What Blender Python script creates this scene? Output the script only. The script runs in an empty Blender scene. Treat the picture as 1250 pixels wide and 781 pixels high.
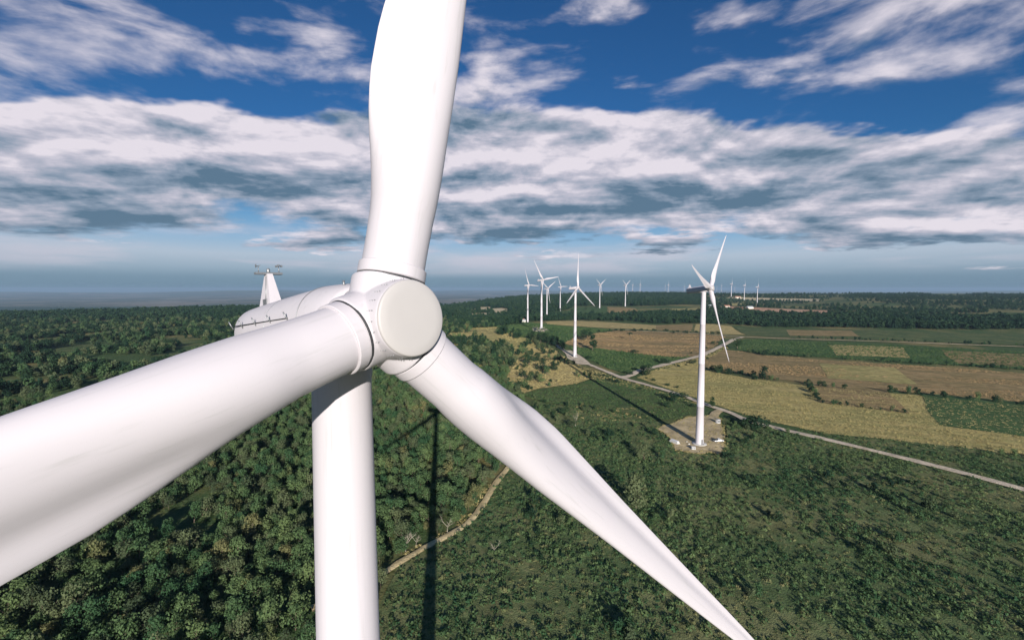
import bpy, bmesh, math, random
import numpy as np
from mathutils import Vector, Matrix, Euler, noise as mnoise

random.seed(7); rng = np.random.default_rng(11)
scene = bpy.context.scene
C = scene.collection
R = math.radians

# ------------------------------------------------------------------ camera
FPX, CX, CY, HOR = 560.0, 625.0, 390.5, 352.5        # focal length and eye level in photograph pixels
CAMZ = 80.0
PITCH = math.atan((CY - HOR) / FPX)
cam_d = bpy.data.cameras.new('camera'); cam = bpy.data.objects.new('camera', cam_d); C.objects.link(cam)
cam_d.sensor_width = 36.0; cam_d.lens = FPX / 1250.0 * 36.0
cam_d.clip_start = 0.2; cam_d.clip_end = 150000.0
cam.location = (0, 0, CAMZ); cam.rotation_euler = (math.pi / 2 - PITCH, 0, 0)
scene.camera = cam

# ------------------------------------------------------------------ sky and sun
SUN_DIR = Vector((0.152, -1.0, 0.282)).normalized()    # from the scene towards the sun
SUN_EL = math.asin(SUN_DIR.z)
SUN_ROT = math.atan2(SUN_DIR.x, SUN_DIR.y)
world = bpy.data.worlds.new('World'); scene.world = world; world.use_nodes = True
wt = world.node_tree; wt.nodes.clear()

class NT:
    """tiny helper round a node tree"""
    def __init__(s, tree): s.t = tree
    def n(s, kind, **kw):
        nd = s.t.nodes.new(kind)
        for k, v in kw.items(): setattr(nd, k, v)
        return nd
    def put(s, sock, v):
        if isinstance(v, bpy.types.NodeSocket): s.t.links.new(v, sock)
        else:
            try: sock.default_value = v
            except Exception: sock.default_value = (v, v, v)
    def m(s, op, a, b=0.0, c=None, clamp=False):
        nd = s.n('ShaderNodeMath', operation=op, use_clamp=clamp)
        s.put(nd.inputs[0], a); s.put(nd.inputs[1], b)
        if c is not None: s.put(nd.inputs[2], c)
        return nd.outputs[0]
    def ss(s, x, lo, hi, a=0.0, b=1.0):
        nd = s.n('ShaderNodeMapRange', interpolation_type='SMOOTHSTEP')
        for i, v in zip((0, 1, 2, 3, 4), (x, lo, hi, a, b)): s.put(nd.inputs[i], v)
        return nd.outputs[0]
    def mix(s, f, a, b, blend='MIX'):
        nd = s.n('ShaderNodeMix', data_type='RGBA', blend_type=blend)
        s.put(nd.inputs[0], f); s.put(nd.inputs[6], a); s.put(nd.inputs[7], b)
        return nd.outputs[2]
    def noise(s, vec, scale, detail=6, rough=0.55, dist=0.0, w=None):
        nd = s.n('ShaderNodeTexNoise', noise_dimensions='3D')
        s.put(nd.inputs['Vector'], vec); s.put(nd.inputs['Scale'], scale); s.put(nd.inputs['Detail'], detail)
        s.put(nd.inputs['Roughness'], rough); s.put(nd.inputs['Distortion'], dist)
        return nd.outputs[0]
    def vec(s, x, y, z):
        nd = s.n('ShaderNodeCombineXYZ')
        for i, v in enumerate((x, y, z)): s.put(nd.inputs[i], v)
        return nd.outputs[0]
    def ramp(s, x, stops, interp='LINEAR'):
        nd = s.n('ShaderNodeValToRGB'); cr = nd.color_ramp; cr.interpolation = interp
        while len(cr.elements) < len(stops): cr.elements.new(0.5)
        for e, (p, c) in zip(cr.elements, stops):
            e.position = p; e.color = (c, c, c, 1) if isinstance(c, (int, float)) else (*c, 1)
        s.put(nd.inputs[0], x); return nd.outputs[0]

SKY_STRENGTH = 0.055
def build_sky():
    W = NT(wt)
    out = W.n('ShaderNodeOutputWorld'); bg = W.n('ShaderNodeBackground')
    sky = W.n('ShaderNodeTexSky', sky_type='NISHITA')
    sky.sun_disc = False; sky.sun_elevation = SUN_EL; sky.sun_rotation = SUN_ROT
    sky.altitude = 300; sky.air_density = 1.0; sky.dust_density = 0.6; sky.ozone_density = 3.0
    tc = W.n('ShaderNodeTexCoord'); sep = W.n('ShaderNodeSeparateXYZ'); wt.links.new(tc.outputs['Generated'], sep.inputs[0])
    x, y, z = sep.outputs
    zc = W.m('ADD', W.m('MAXIMUM', z, 0.0), 0.09)
    u = W.m('DIVIDE', x, zc); v = W.m('DIVIDE', y, zc)
    p = W.vec(W.m('MULTIPLY', u, 0.80), v, 3.7)
    # the lit side of a cloud is the one towards the zenith here: compare with the deck a little nearer
    zc2 = W.m('ADD', zc, 0.022)
    p2 = W.vec(W.m('MULTIPLY', W.m('DIVIDE', x, zc2), 0.80), W.m('DIVIDE', y, zc2), 3.7)
    warp = W.m('MULTIPLY', W.m('SUBTRACT', W.noise(W.vec(u, v, 9.0), 0.75, 5, 0.6), 0.5), 0.26)
    # the deck lies in straight banks across the view: rise over forward distance
    e = W.m('DIVIDE', W.m('MAXIMUM', z, 0.0), W.m('MAXIMUM', W.m('ABSOLUTE', y), 0.04))
    zw = W.m('ADD', e, warp)
    cov = W.ramp(zw, [(0.0, 0.16), (0.08, 0.20), (0.11, 0.40), (0.15, 0.54), (0.22, 0.68), (0.335, 0.66), (0.385, 0.31), (0.45, 0.335), (0.56, 0.31), (1.0, 0.20)], 'EASE')
    hl = W.m('MAXIMUM', W.m('SQRT', W.m('ADD', W.m('MULTIPLY', x, x), W.m('MULTIPLY', y, y))), 0.05)
    zh = W.m('DIVIDE', W.m('MAXIMUM', z, 0.0), hl)
    def side(dz):
        return W.noise(W.vec(W.m('MULTIPLY', W.m('DIVIDE', x, hl), 4.4), W.m('MULTIPLY', W.m('DIVIDE', y, hl), 4.4), W.m('MULTIPLY', W.m('ADD', zh, dz), 10.5)), 1.0, 10, 0.53, 0.2)
    def both(a, b_): return W.m('ADD', W.m('MULTIPLY', a, 0.22), W.m('MULTIPLY', b_, 0.78))
    n1 = both(W.noise(p, 1.25, 9, 0.58, 0.25), side(0.0)); n2 = both(W.noise(p2, 1.25, 9, 0.58, 0.25), side(0.020))
    dens = W.ss(W.m('ADD', n1, cov), 0.80, 1.00)
    dens_up = W.ss(W.m('ADD', n2, cov), 0.80, 1.10)
    fine = W.noise(p, 4.5, 6, 0.6, 0.3)
    lit = W.m('ADD', W.m('MULTIPLY', W.m('SUBTRACT', n1, n2), 5.0), W.m('ADD', 0.40, W.m('MULTIPLY', W.m('SUBTRACT', fine, 0.5), 0.9)))
    big = W.noise(W.vec(W.m('MULTIPLY', u, 0.35), v, 1.0), 1.1, 4, 0.5)
    lit = W.m('ADD', lit, W.m('MULTIPLY', W.m('SUBTRACT', big, 0.50), 3.0))
    lit = W.m('ADD', lit, W.ss(e, 0.16, 0.35, 0.0, 0.32), clamp=True)
    cloud = W.ramp(lit, [(0.0, (0.085, 0.145, 0.21)), (0.32, (0.21, 0.26, 0.335)), (0.68, (0.41, 0.405, 0.475)), (1.0, (0.63, 0.585, 0.635))])
    # clear air: the physical sky, with the murk of the far air low down
    blue = W.mix(1.0, sky.outputs[0], (SKY_STRENGTH * 0.30, SKY_STRENGTH * 0.72, SKY_STRENGTH * 1.10, 1), 'MULTIPLY')
    low = W.ramp(z, [(0.0, (0.125, 0.195, 0.265)), (0.022, (0.16, 0.235, 0.31)), (0.040, (0.26, 0.335, 0.415)), (0.065, (0.37, 0.43, 0.51)), (0.10, (0.25, 0.385, 0.53)), (0.16, (0.13, 0.29, 0.46)), (1, (0.08, 0.24, 0.42))])
    base = W.mix(W.ss(z, 0.05, 0.26, 0.92, 0.0), blue, low)
    # thin pink-white veils just over the murk
    veil = W.noise(W.vec(W.m('MULTIPLY', x, 2.4), y, W.m('MULTIPLY', z, 16.0)), 1.5, 5, 0.55, 0.3)
    vf = W.m('MULTIPLY', W.ss(veil, 0.44, 0.66), W.m('MULTIPLY', W.ss(z, 0.02, 0.05), W.ss(z, 0.13, 0.09)))
    base = W.mix(W.m('MULTIPLY', vf, 0.6), base, (0.48, 0.46, 0.53, 1))
    col = W.mix(W.m('MULTIPLY', dens, 0.96), base, cloud)
    wt.links.new(col, bg.inputs[0]); bg.inputs[1].default_value = 1.0
    wt.links.new(bg.outputs[0], out.inputs[0])
build_sky()

sun_d = bpy.data.lights.new('sun', 'SUN'); sun_d.energy = 5.0; sun_d.angle = R(0.5); sun_d.color = (1.0, 0.945, 0.88)
sun = bpy.data.objects.new('sun', sun_d); C.objects.link(sun)
sun.rotation_euler = SUN_DIR.to_track_quat('Z', 'Y').to_euler(); sun.location = (40, -60, 160)

vs = scene.view_settings
vs.view_transform = 'Standard'; vs.look = 'None'; vs.gamma = 1.0; vs.exposure = 0.38; vs.use_curve_mapping = False
scene.render.engine = 'CYCLES'
cy = scene.cycles
cy.use_denoising = True; cy.max_bounces = 5; cy.diffuse_bounces = 2; cy.glossy_bounces = 2; cy.transmission_bounces = 2
cy.transparent_max_bounces = 4; cy.volume_bounces = 0; cy.use_adaptive_sampling = True; cy.adaptive_threshold = 0.015
cy.caustics_reflective = False; cy.caustics_refractive = False

# ------------------------------------------------------------------ projection helpers
_F = np.array([0, math.cos(PITCH), -math.sin(PITCH)]); _U = np.array([0, math.sin(PITCH), math.cos(PITCH)]); _R = np.array([1.0, 0, 0])
def ray(px, py): return _R * (px - CX) / FPX + _U * (CY - py) / FPX + _F
def project(x, y, z):
    zc = z - CAMZ
    d = y * _F[1] + zc * _F[2]; uu = y * _U[1] + zc * _U[2]
    d = np.where(d > 0.1, d, 0.1)
    return CX + FPX * x / d, CY - FPX * uu / d, d

# ------------------------------------------------------------------ turbines of the wind farm (photograph measures)
# hub px, hub py, base py, yaw, phase (degrees)
FARM = [
    (867.0, 352.0, 548.0, 52.0, 44.1), (705.5, 351.0, 437.0, 54.4, 4.3), (663.0, 341.6, 401.0, 48.5, -37.6),
    (645.8, 348.0, 393.0, 58.8, -26.7), (669.0, 352.0, 390.0, 52.0, -58.0), (685.0, 350.0, 380.0, 53.8, -31.2),
    (733.3, 347.6, 376.0, 50.0, -60.0), (764.6, 348.0, 374.0, 50.0, -60.0), (772.7, 347.9, 359.0, 60.0, 0.0),
    (781.9, 347.0, 359.0, 62.0, 8.0), (812.4, 348.6, 355.0, 60.0, 2.0), (816.3, 347.6, 359.4, 58.0, 5.0),
    (835.8, 349.4, 356.2, 60.0, 0.0), (875.2, 349.6, 355.2, 60.0, 10.0), (881.0, 348.4, 356.0, 62.0, 6.0),
    (893.8, 346.2, 363.8, 62.0, -3.0), (909.8, 348.2, 366.4, 64.0, -14.0), (925.8, 350.0, 371.4, 66.0, 8.0), (897.4, 350.6, 356.4, 60.0, 20.0)]
HUBH = 80.0
farm = []
for hx, hy, by, yaw, ph in FARM:
    D = HUBH * FPX / (by - hy)
    h = ray(hx, hy); h = h / (h @ _F) * D + np.array([0, 0, CAMZ])
    farm.append((h, yaw, ph, D))

# ------------------------------------------------------------------ terrain
def smooth(a, lo, hi):
    t = np.clip((a - lo) / (hi - lo), 0, 1); return t * t * (3 - 2 * t)
def trend(x, y):
    r = np.sqrt(x * x + y * y)
    z = 40.0 * smooth(r, 650, 3600) * smooth(np.arctan2(x, np.maximum(y, 1)), -0.25, 0.18)
    z = z + 1.3 * np.sin(x / 61 + 0.6) * np.sin(y / 83 + 1.1) * smooth(r, 250, 500) + 3.0 * np.sin(x / 230 + y / 310) * smooth(r, 700, 1500)
    return z
_cp = np.array([[h[0] - 3.1 * math.sin(R(yw)), h[1] + 3.1 * math.cos(R(yw)), h[2] - HUBH] for h, yw, ph, D in farm])
_sg = np.array([0.085 * D + 15 for h, yw, ph, D in farm])
_d2 = (_cp[:, None, 0] - _cp[None, :, 0]) ** 2 + (_cp[:, None, 1] - _cp[None, :, 1]) ** 2
_K = np.exp(-_d2 / (2 * _sg[None, :] ** 2)) + np.eye(len(_cp)) * 0.02
def edge_r(th):
    # distance at which the plateau breaks off to the plain, by azimuth (0 = straight ahead, right positive)
    return np.interp(th, [-3.2, -0.6, -0.135, 0.0, 0.17, 0.45, 0.9, 3.2], [2300, 2000, 1950, 2900, 3900, 4600, 5200, 2300])
def far_part(x, y, z):
    r = np.sqrt(x * x + y * y); th = np.arctan2(x, y)
    e = edge_r(th)
    f = smooth(r, e, e + 2100)
    plain = -175.0 + 10 * np.sin(x / 1900.0 + 0.4) * np.sin(y / 2500.0)
    # low blue hills at the far rim
    hill = np.exp(-((r - 26000) / 3200.0) ** 2) * (70 + 75 * np.sin(th * 9 + 0.6) + 40 * np.sin(th * 23 + 1.0))
    hill = hill + np.exp(-((r - 33000) / 3500.0) ** 2) * (100 + 60 * np.sin(th * 14 + 2.2) + 25 * np.sin(th * 37))
    return z * (1 - f) + (plain + np.maximum(hill, 0)) * f
_w = np.linalg.solve(_K, _cp[:, 2] - trend(_cp[:, 0], _cp[:, 1]))
def terrain(x, y):
    x = np.asarray(x, float); y = np.asarray(y, float)
    z = trend(x, y)
    for (cx_, cy_, _), s, w in zip(_cp, _sg, _w):
        z = z + w * np.exp(-((x - cx_) ** 2 + (y - cy_) ** 2) / (2 * s * s))
    return far_part(x, y, z)
def tz(x, y): return float(terrain(x, y))
def ground(px, py):
    """the place on the ground that a sight line meets"""
    d = ray(px, py); t = 40.0; last = 40.0
    while t < 60000:
        P = d * t
        if CAMZ + P[2] < tz(P[0], P[1]): break
        last = t; t *= 1.012
    lo, hi = last, t
    for _ in range(22):
        mid = (lo + hi) / 2; P = d * mid
        if CAMZ + P[2] < tz(P[0], P[1]): hi = mid
        else: lo = mid
    P = d * hi
    return P[0], P[1]

# ------------------------------------------------------------------ mesh helpers
class MB:
    def __init__(s): s.v = []; s.f = []; s.sm = []
    def add(s, vs_, fs, smooth_=False):
        o = len(s.v); s.v += [tuple(p) for p in vs_]; s.f += [tuple(i + o for i in f) for f in fs]; s.sm += [smooth_] * len(fs)
    def box(s, c, d, M=None, taper=(1, 1)):
        x, y, z = (k / 2 for k in d)
        P = [Vector((sx * x * (taper[0] if sz > 0 else 1), sy * y * (taper[1] if sz > 0 else 1), sz * z)) for sz in (-1, 1) for sx, sy in ((-1, -1), (1, -1), (1, 1), (-1, 1))]
        if M is not None: P = [M @ q for q in P]
        P = [q + Vector(c) for q in P]
        s.add(P, [(3, 2, 1, 0), (4, 5, 6, 7), (0, 1, 5, 4), (1, 2, 6, 5), (2, 3, 7, 6), (3, 0, 4, 7)])
    def lathe(s, prof, n=24, M=None, cap=True, smooth_=True):
        vs_ = []
        for r, z in prof:
            for k in range(n):
                a = 2 * math.pi * k / n; vs_.append(Vector((r * math.cos(a), r * math.sin(a), z)))
        if M is not None: vs_ = [M @ q for q in vs_]
        fs = [(i * n + k, i * n + (k + 1) % n, (i + 1) * n + (k + 1) % n, (i + 1) * n + k) for i in range(len(prof) - 1) for k in range(n)]
        s.add(vs_, fs, smooth_)
        if cap:
            s.add([vs_[k] for k in range(n)], [tuple(reversed(range(n)))]); s.add(vs_[-n:], [tuple(range(n))])
    def tube(s, pts, rad, n=6, cap=True):
        pts = [Vector(p) for p in pts]; rad = rad if isinstance(rad, (list, tuple)) else [rad] * len(pts)
        rings = []
        for i, p in enumerate(pts):
            t = (pts[min(i + 1, len(pts) - 1)] - pts[max(i - 1, 0)]).normalized()
            q = t.to_track_quat('Z', 'Y')
            rings.append([p + q @ Vector((rad[i] * math.cos(2 * math.pi * k / n), rad[i] * math.sin(2 * math.pi * k / n), 0)) for k in range(n)])
        vs_ = [q for r_ in rings for q in r_]
        fs = [(i * n + k, i * n + (k + 1) % n, (i + 1) * n + (k + 1) % n, (i + 1) * n + k) for i in range(len(pts) - 1) for k in range(n)]
        if cap: fs += [tuple(reversed(range(n))), tuple(range((len(pts) - 1) * n, len(pts) * n))]
        s.add(vs_, fs, True)
    def mesh(s, name, mat=None):
        me = bpy.data.meshes.new(name); me.from_pydata(s.v, [], s.f)
        me.polygons.foreach_set('use_smooth', s.sm); me.update()
        if mat: me.materials.append(mat)
        return me
def link(name, me, parent=None, M=None):
    o = bpy.data.objects.new(name, me); C.objects.link(o)
    if parent is not None: o.parent = parent
    if M is not None: o.matrix_local = M
    return o
def tag(o, label=None, cat=None, group=None, kind=None):
    if label: o['label'] = label
    if cat: o['category'] = cat
    if group: o['group'] = group
    if kind: o['kind'] = kind
    return o
def empty(name, loc, rz=0.0):
    o = bpy.data.objects.new(name, None); C.objects.link(o); o.empty_display_size = 1.0
    o.location = loc; o.rotation_euler = (0, 0, rz); return o

# ------------------------------------------------------------------ materials
def new_mat(name):
    m = bpy.data.materials.new(name); m.use_nodes = True
    t = m.node_tree; t.nodes.clear(); N = NT(t)
    out = N.n('ShaderNodeOutputMaterial'); b = N.n('ShaderNodeBsdfPrincipled'); t.links.new(b.outputs[0], out.inputs[0])
    return m, N, b, out
def bump(N, b, h, strength=0.3, dist=0.1):
    nd = N.n('ShaderNodeBump'); N.put(nd.inputs['Strength'], strength); N.put(nd.inputs['Distance'], dist); N.put(nd.inputs['Height'], h)
    N.put(b.inputs['Normal'], nd.outputs[0])
def simple(name, col, rough=0.5, metal=0.0, var=0.08, scale=3.0):
    m, N, b, o = new_mat(name)
    tc = N.n('ShaderNodeTexCoord'); n = N.noise(tc.outputs['Object'], scale, 5)
    f = N.m('ADD', 1 - var, N.m('MULTIPLY', n, 2 * var))
    c = N.mix(1.0, (*col, 1), N.vec(f, f, f), 'MULTIPLY')
    N.put(b.inputs['Base Color'], c); b.inputs['Roughness'].default_value = rough; b.inputs['Metallic'].default_value = metal
    return m
def white_paint():
    m, N, b, o = new_mat('white_gelcoat')
    tc = N.n('ShaderNodeTexCoord'); P = tc.outputs['Object']
    n = N.noise(P, 0.5, 5); sp = N.n('ShaderNodeSeparateXYZ'); N.put(sp.inputs[0], P)
    streak = N.noise(N.vec(N.m('MULTIPLY', sp.outputs[0], 6.0), N.m('MULTIPLY', sp.outputs[1], 6.0), N.m('MULTIPLY', sp.outputs[2], 0.25)), 1.0, 4)
    c = N.mix(N.ss(n, 0.35, 0.7, 0, 0.35), (0.575, 0.540, 0.565, 1), (0.55, 0.52, 0.535, 1))
    c = N.mix(N.ss(streak, 0.54, 0.78, 0, 0.42), c, (0.42, 0.41, 0.405, 1))
    spec = N.noise(P, 9.0, 3); c = N.mix(N.ss(spec, 0.73, 0.80, 0, 0.18), c, (0.40, 0.38, 0.35, 1))
    N.put(b.inputs['Base Color'], c); N.put(b.inputs['Roughness'], N.ss(n, 0.3, 0.7, 0.48, 0.60))
    b.inputs['Specular IOR Level'].default_value = 0.35
    return m
def foliage(name, dark, light, dry=None, trans=0.27):
    m, N, b, out = new_mat(name)
    oi = N.n('ShaderNodeObjectInfo'); geo = N.n('ShaderNodeNewGeometry')
    n = N.noise(geo.outputs['Position'], 0.02, 3)
    n2 = N.noise(geo.outputs['Position'], 0.9, 3)
    f = N.m('ADD', N.m('MULTIPLY', N.m('SUBTRACT', oi.outputs['Random'], 0.12), 0.85), N.m('ADD', N.m('MULTIPLY', N.m('SUBTRACT', n, 0.5), 1.7), N.m('MULTIPLY', N.m('SUBTRACT', n2, 0.3), 0.6)), clamp=True)
    c = N.mix(f, (*dark, 1), (*light, 1))
    if dry is not None:
        c = N.mix(N.m('MULTIPLY', N.ss(oi.outputs['Random'], 0.94, 0.98), 0.55), c, (*dry, 1))
    N.put(b.inputs['Base Color'], c); b.inputs['Roughness'].default_value = 0.75; b.inputs['Specular IOR Level'].default_value = 0.15
    tr = N.n('ShaderNodeBsdfTranslucent'); N.put(tr.inputs[0], c)
    mx = N.n('ShaderNodeMixShader'); mx.inputs[0].default_value = trans
    N.t.links.new(b.outputs[0], mx.inputs[1]); N.t.links.new(tr.outputs[0], mx.inputs[2]); N.t.links.new(mx.outputs[0], out.inputs[0])
    return m
def earth(name, a, b_, c_, scale=0.05, rows=None, row_amt=0.4, patch=(0.42, 0.62), fine=1.0):
    """field surface: two mottled colours, speckle colour c_, optional rows (angle in degrees, spacing in m)"""
    m, N, b, o = new_mat(name)
    geo = N.n('ShaderNodeNewGeometry'); P = geo.outputs['Position']
    sp = N.n('ShaderNodeSeparateXYZ'); N.put(sp.inputs[0], P)
    n = N.noise(P, scale, 6, 0.6, 0.4); n2 = N.noise(P, 0.7 * fine, 5, 0.65); n3 = N.noise(P, 0.16, 4, 0.6)
    c = N.mix(N.ss(n, *patch), (*a, 1), (*b_, 1))
    if rows:
        ang, spc = R(rows[0]), rows[1]
        q = N.m('ADD', N.m('MULTIPLY', sp.outputs[0], math.cos(ang)), N.m('MULTIPLY', sp.outputs[1], math.sin(ang)))
        q2 = N.m('SUBTRACT', N.m('MULTIPLY', sp.outputs[1], math.cos(ang)), N.m('MULTIPLY', sp.outputs[0], math.sin(ang)))
        st = N.noise(N.vec(N.m('DIVIDE', q, spc), N.m('DIVIDE', q2, spc * 14.0), 0.0), 1.0, 4, 0.6)
        c = N.mix(N.m('MULTIPLY', N.ss(st, 0.40, 0.62), row_amt), c, (*c_, 1))
    c = N.mix(N.ss(n2, 0.50, 0.72, 0, 0.65), c, (*c_, 1))
    k = N.ss(n3, 0.25, 0.75, 0.72, 1.22); c = N.mix(1.0, c, N.vec(k, k, k), 'MULTIPLY')
    N.put(b.inputs['Base Color'], c); b.inputs['Roughness'].default_value = 0.95; b.inputs['Specular IOR Level'].default_value = 0.08
    bump(N, b, N.m('ADD', n2, N.noise(P, 2.5 * fine, 4)), 0.9, 0.35)
    return m

M_WHITE = white_paint()
M_NOSE = simple('cream_nose_shade', (0.475, 0.45, 0.435), 0.5, 0, 0.04, 1.2)  # dimmer, creamier light on the nose disc, put into its base colour
M_DARK = simple('dark_rubber_and_shade', (0.03, 0.032, 0.035), 0.6)
M_STEEL = simple('grey_steel', (0.30, 0.31, 0.32), 0.45, 0.6)
M_CONC = simple('pale_concrete', (0.52, 0.50, 0.46), 0.9, 0, 0.18, 1.2)
M_GLASS = simple('dark_glass', (0.02, 0.025, 0.03), 0.08)
M_REDL = simple('red_lamp_lens', (0.45, 0.03, 0.02), 0.3)
M_TREE = [foliage('leaves_forest', (0.044, 0.106, 0.046), (0.150, 0.208, 0.080), (0.22, 0.17, 0.08)),
          foliage('leaves_dark', (0.014, 0.042, 0.024), (0.042, 0.080, 0.034)),
          foliage('leaves_grey_green', (0.07, 0.10, 0.05), (0.15, 0.18, 0.085))]
M_CROP = foliage('leaves_crop', (0.042, 0.100, 0.042), (0.150, 0.205, 0.080), (0.22, 0.19, 0.09))
M_GRASS = foliage('leaves_meadow', (0.055, 0.115, 0.040), (0.125, 0.175, 0.065))
M_DRYB = foliage('leaves_dry_grass', (0.38, 0.32, 0.135), (0.52, 0.44, 0.205))
M_BARK = simple('bark', (0.16, 0.12, 0.085), 0.9, 0, 0.3, 4)
M_PALE = simple('bare_wood', (0.42, 0.37, 0.29), 0.9, 0, 0.2, 4)

# ------------------------------------------------------------------ ground sheet
def ground_material():
    m, N, b, o = new_mat('ground_cover')
    geo = N.n('ShaderNodeNewGeometry'); P = geo.outputs['Position']
    sp = N.n('ShaderNodeSeparateXYZ'); N.put(sp.inputs[0], P)
    n = N.noise(P, 0.006, 6, 0.6, 0.6); n2 = N.noise(P, 0.35, 5, 0.65); n3 = N.noise(P, 0.03, 5, 0.6)
    c = N.mix(N.ss(n, 0.44, 0.60), (0.065, 0.11, 0.04, 1), (0.24, 0.20, 0.085, 1))
    c = N.mix(N.ss(n3, 0.45, 0.65, 0, 0.6), c, (0.06, 0.105, 0.042, 1))
    c = N.mix(N.ss(n2, 0.5, 0.75, 0, 0.5), c, (0.30, 0.25, 0.11, 1))
    # the low plain: big pale and brown fields
    vo = N.n('ShaderNodeTexVoronoi', feature='F1'); N.put(vo.inputs['Vector'], N.vec(N.m('MULTIPLY', sp.outputs[0], 0.0011), N.m('MULTIPLY', sp.outputs[1], 0.00055), 0.0)); vo.inputs['Scale'].default_value = 1.0
    vs_ = N.n('ShaderNodeSeparateColor'); N.put(vs_.inputs[0], vo.outputs['Color'])
    pl = N.ramp(vs_.outputs[0], [(0.0, (0.10, 0.11, 0.06)), (0.35, (0.24, 0.19, 0.13)), (0.6, (0.30, 0.25, 0.19)), (0.8, (0.14, 0.13, 0.08)), (1.0, (0.34, 0.29, 0.22))], 'CONSTANT')
    pl = N.mix(N.ss(N.noise(P, 0.0016, 5, 0.6), 0.45, 0.62), pl, (0.085, 0.095, 0.055, 1))
    c = N.mix(N.ss(sp.outputs[2], -40, -110), c, pl)
    N.put(b.inputs['Base Color'], c); b.inputs['Roughness'].default_value = 0.95; b.inputs['Specular IOR Level'].default_value = 0.08
    bump(N, b, N.noise(P, 0.8, 5), 0.8, 0.5)
    return m
def build_ground():
    na = 480
    # finer in the direction of the view
    th = np.concatenate([np.linspace(-1.0, 1.0, 340, endpoint=False), np.linspace(1.0, 2 * math.pi - 1.0, na - 340, endpoint=False)])
    rr = np.concatenate([[6.0], np.geomspace(20, 48000, 300)])
    X = rr[:, None] * np.sin(th)[None]; Y = rr[:, None] * np.cos(th)[None]
    Z = terrain(X, Y)
    v = np.stack([X, Y, Z], -1).reshape(-1, 3)
    nr = len(rr)
    i, k = np.meshgrid(np.arange(nr - 1), np.arange(na), indexing='ij'); k2 = (k + 1) % na
    f = np.stack([i * na + k, (i + 1) * na + k, (i + 1) * na + k2, i * na + k2], -1).reshape(-1, 4)[:, ::-1]
    me = bpy.data.meshes.new('ground'); faces = f.tolist() + [tuple(range(na))[::-1]]
    me.from_pydata(v.tolist(), [], faces)
    me.polygons.foreach_set('use_smooth', [True] * len(faces)); me.update(); me.materials.append(ground_material())
    tag(link('ground', me), kind='structure')
build_ground()

# ------------------------------------------------------------------ fields, roads, pads
PATCH_N = [0]
def world_poly(px, wob=1.0, step=None):
    """photograph outline -> wavy outline on the ground"""
    P = [Vector((*ground(*p), 0)) for p in px]
    out = []
    for a, b in zip(P, P[1:] + P[:1]):
        L = (b - a).length; D = a.length; n = max(1, int(L / (step or max(4, D * 0.02))))
        nr_ = Vector((-(b - a).y, (b - a).x, 0)).normalized() if L > 0 else Vector((0, 0, 0))
        for k in range(n):
            q = a.lerp(b, k / n)
            out.append(q + nr_ * (mnoise.noise(q * (6.0 / max(D, 60))) * 0.012 * D * wob + mnoise.noise(q * 0.11) * 0.8 * wob))
    return out
def inside(poly, x, y):
    px = np.array([p[0] for p in poly]); py = np.array([p[1] for p in poly])
    r = np.zeros(len(x), bool); j = len(px) - 1
    for i in range(len(px)):
        c = ((py[i] > y) != (py[j] > y)) & (x < (px[j] - px[i]) * (y - py[i]) / (py[j] - py[i] + 1e-12) + px[i])
        r ^= c; j = i
    return r
FIELD_POLYS = []
def patch(name, px, mat, wob=1.0, keep_clear=True):
    P = world_poly(px, wob)
    bm = bmesh.new(); vs_ = [bm.verts.new(p) for p in P]; bm.faces.new(vs_)
    bmesh.ops.triangulate(bm, faces=bm.faces[:])
    xs = [p.x for p in P]; ys = [p.y for p in P]
    D = sum(p.length for p in P) / len(P); st = max(6.0, D * 0.022)
    for ax, lo, hi in ((0, min(xs), max(xs)), (1, min(ys), max(ys))):
        q = lo + st
        while q < hi:
            co = (q, 0, 0) if ax == 0 else (0, q, 0); no = (1, 0, 0) if ax == 0 else (0, 1, 0)
            bmesh.ops.bisect_plane(bm, geom=bm.verts[:] + bm.edges[:] + bm.faces[:], plane_co=co, plane_no=no, dist=1e-5); q += st
    PATCH_N[0] += 1; off = 0.18 + 0.0002 * D + 0.006 * PATCH_N[0]
    zz = terrain(np.array([v.co.x for v in bm.verts]), np.array([v.co.y for v in bm.verts]))
    for v, z in zip(bm.verts, zz): v.co.z = z + off
    bmesh.ops.recalc_face_normals(bm, faces=bm.faces[:])
    me = bpy.data.meshes.new(name); bm.to_mesh(me); bm.free()
    me.polygons.foreach_set('use_smooth', [True] * len(me.polygons)); me.materials.append(mat)
    if sum(p.normal.z for p in me.polygons) < 0: me.flip_normals()
    o = link(name, me); tag(o, kind='structure')
    if keep_clear: FIELD_POLYS.append(P)
    return P
ROADS = []
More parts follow.
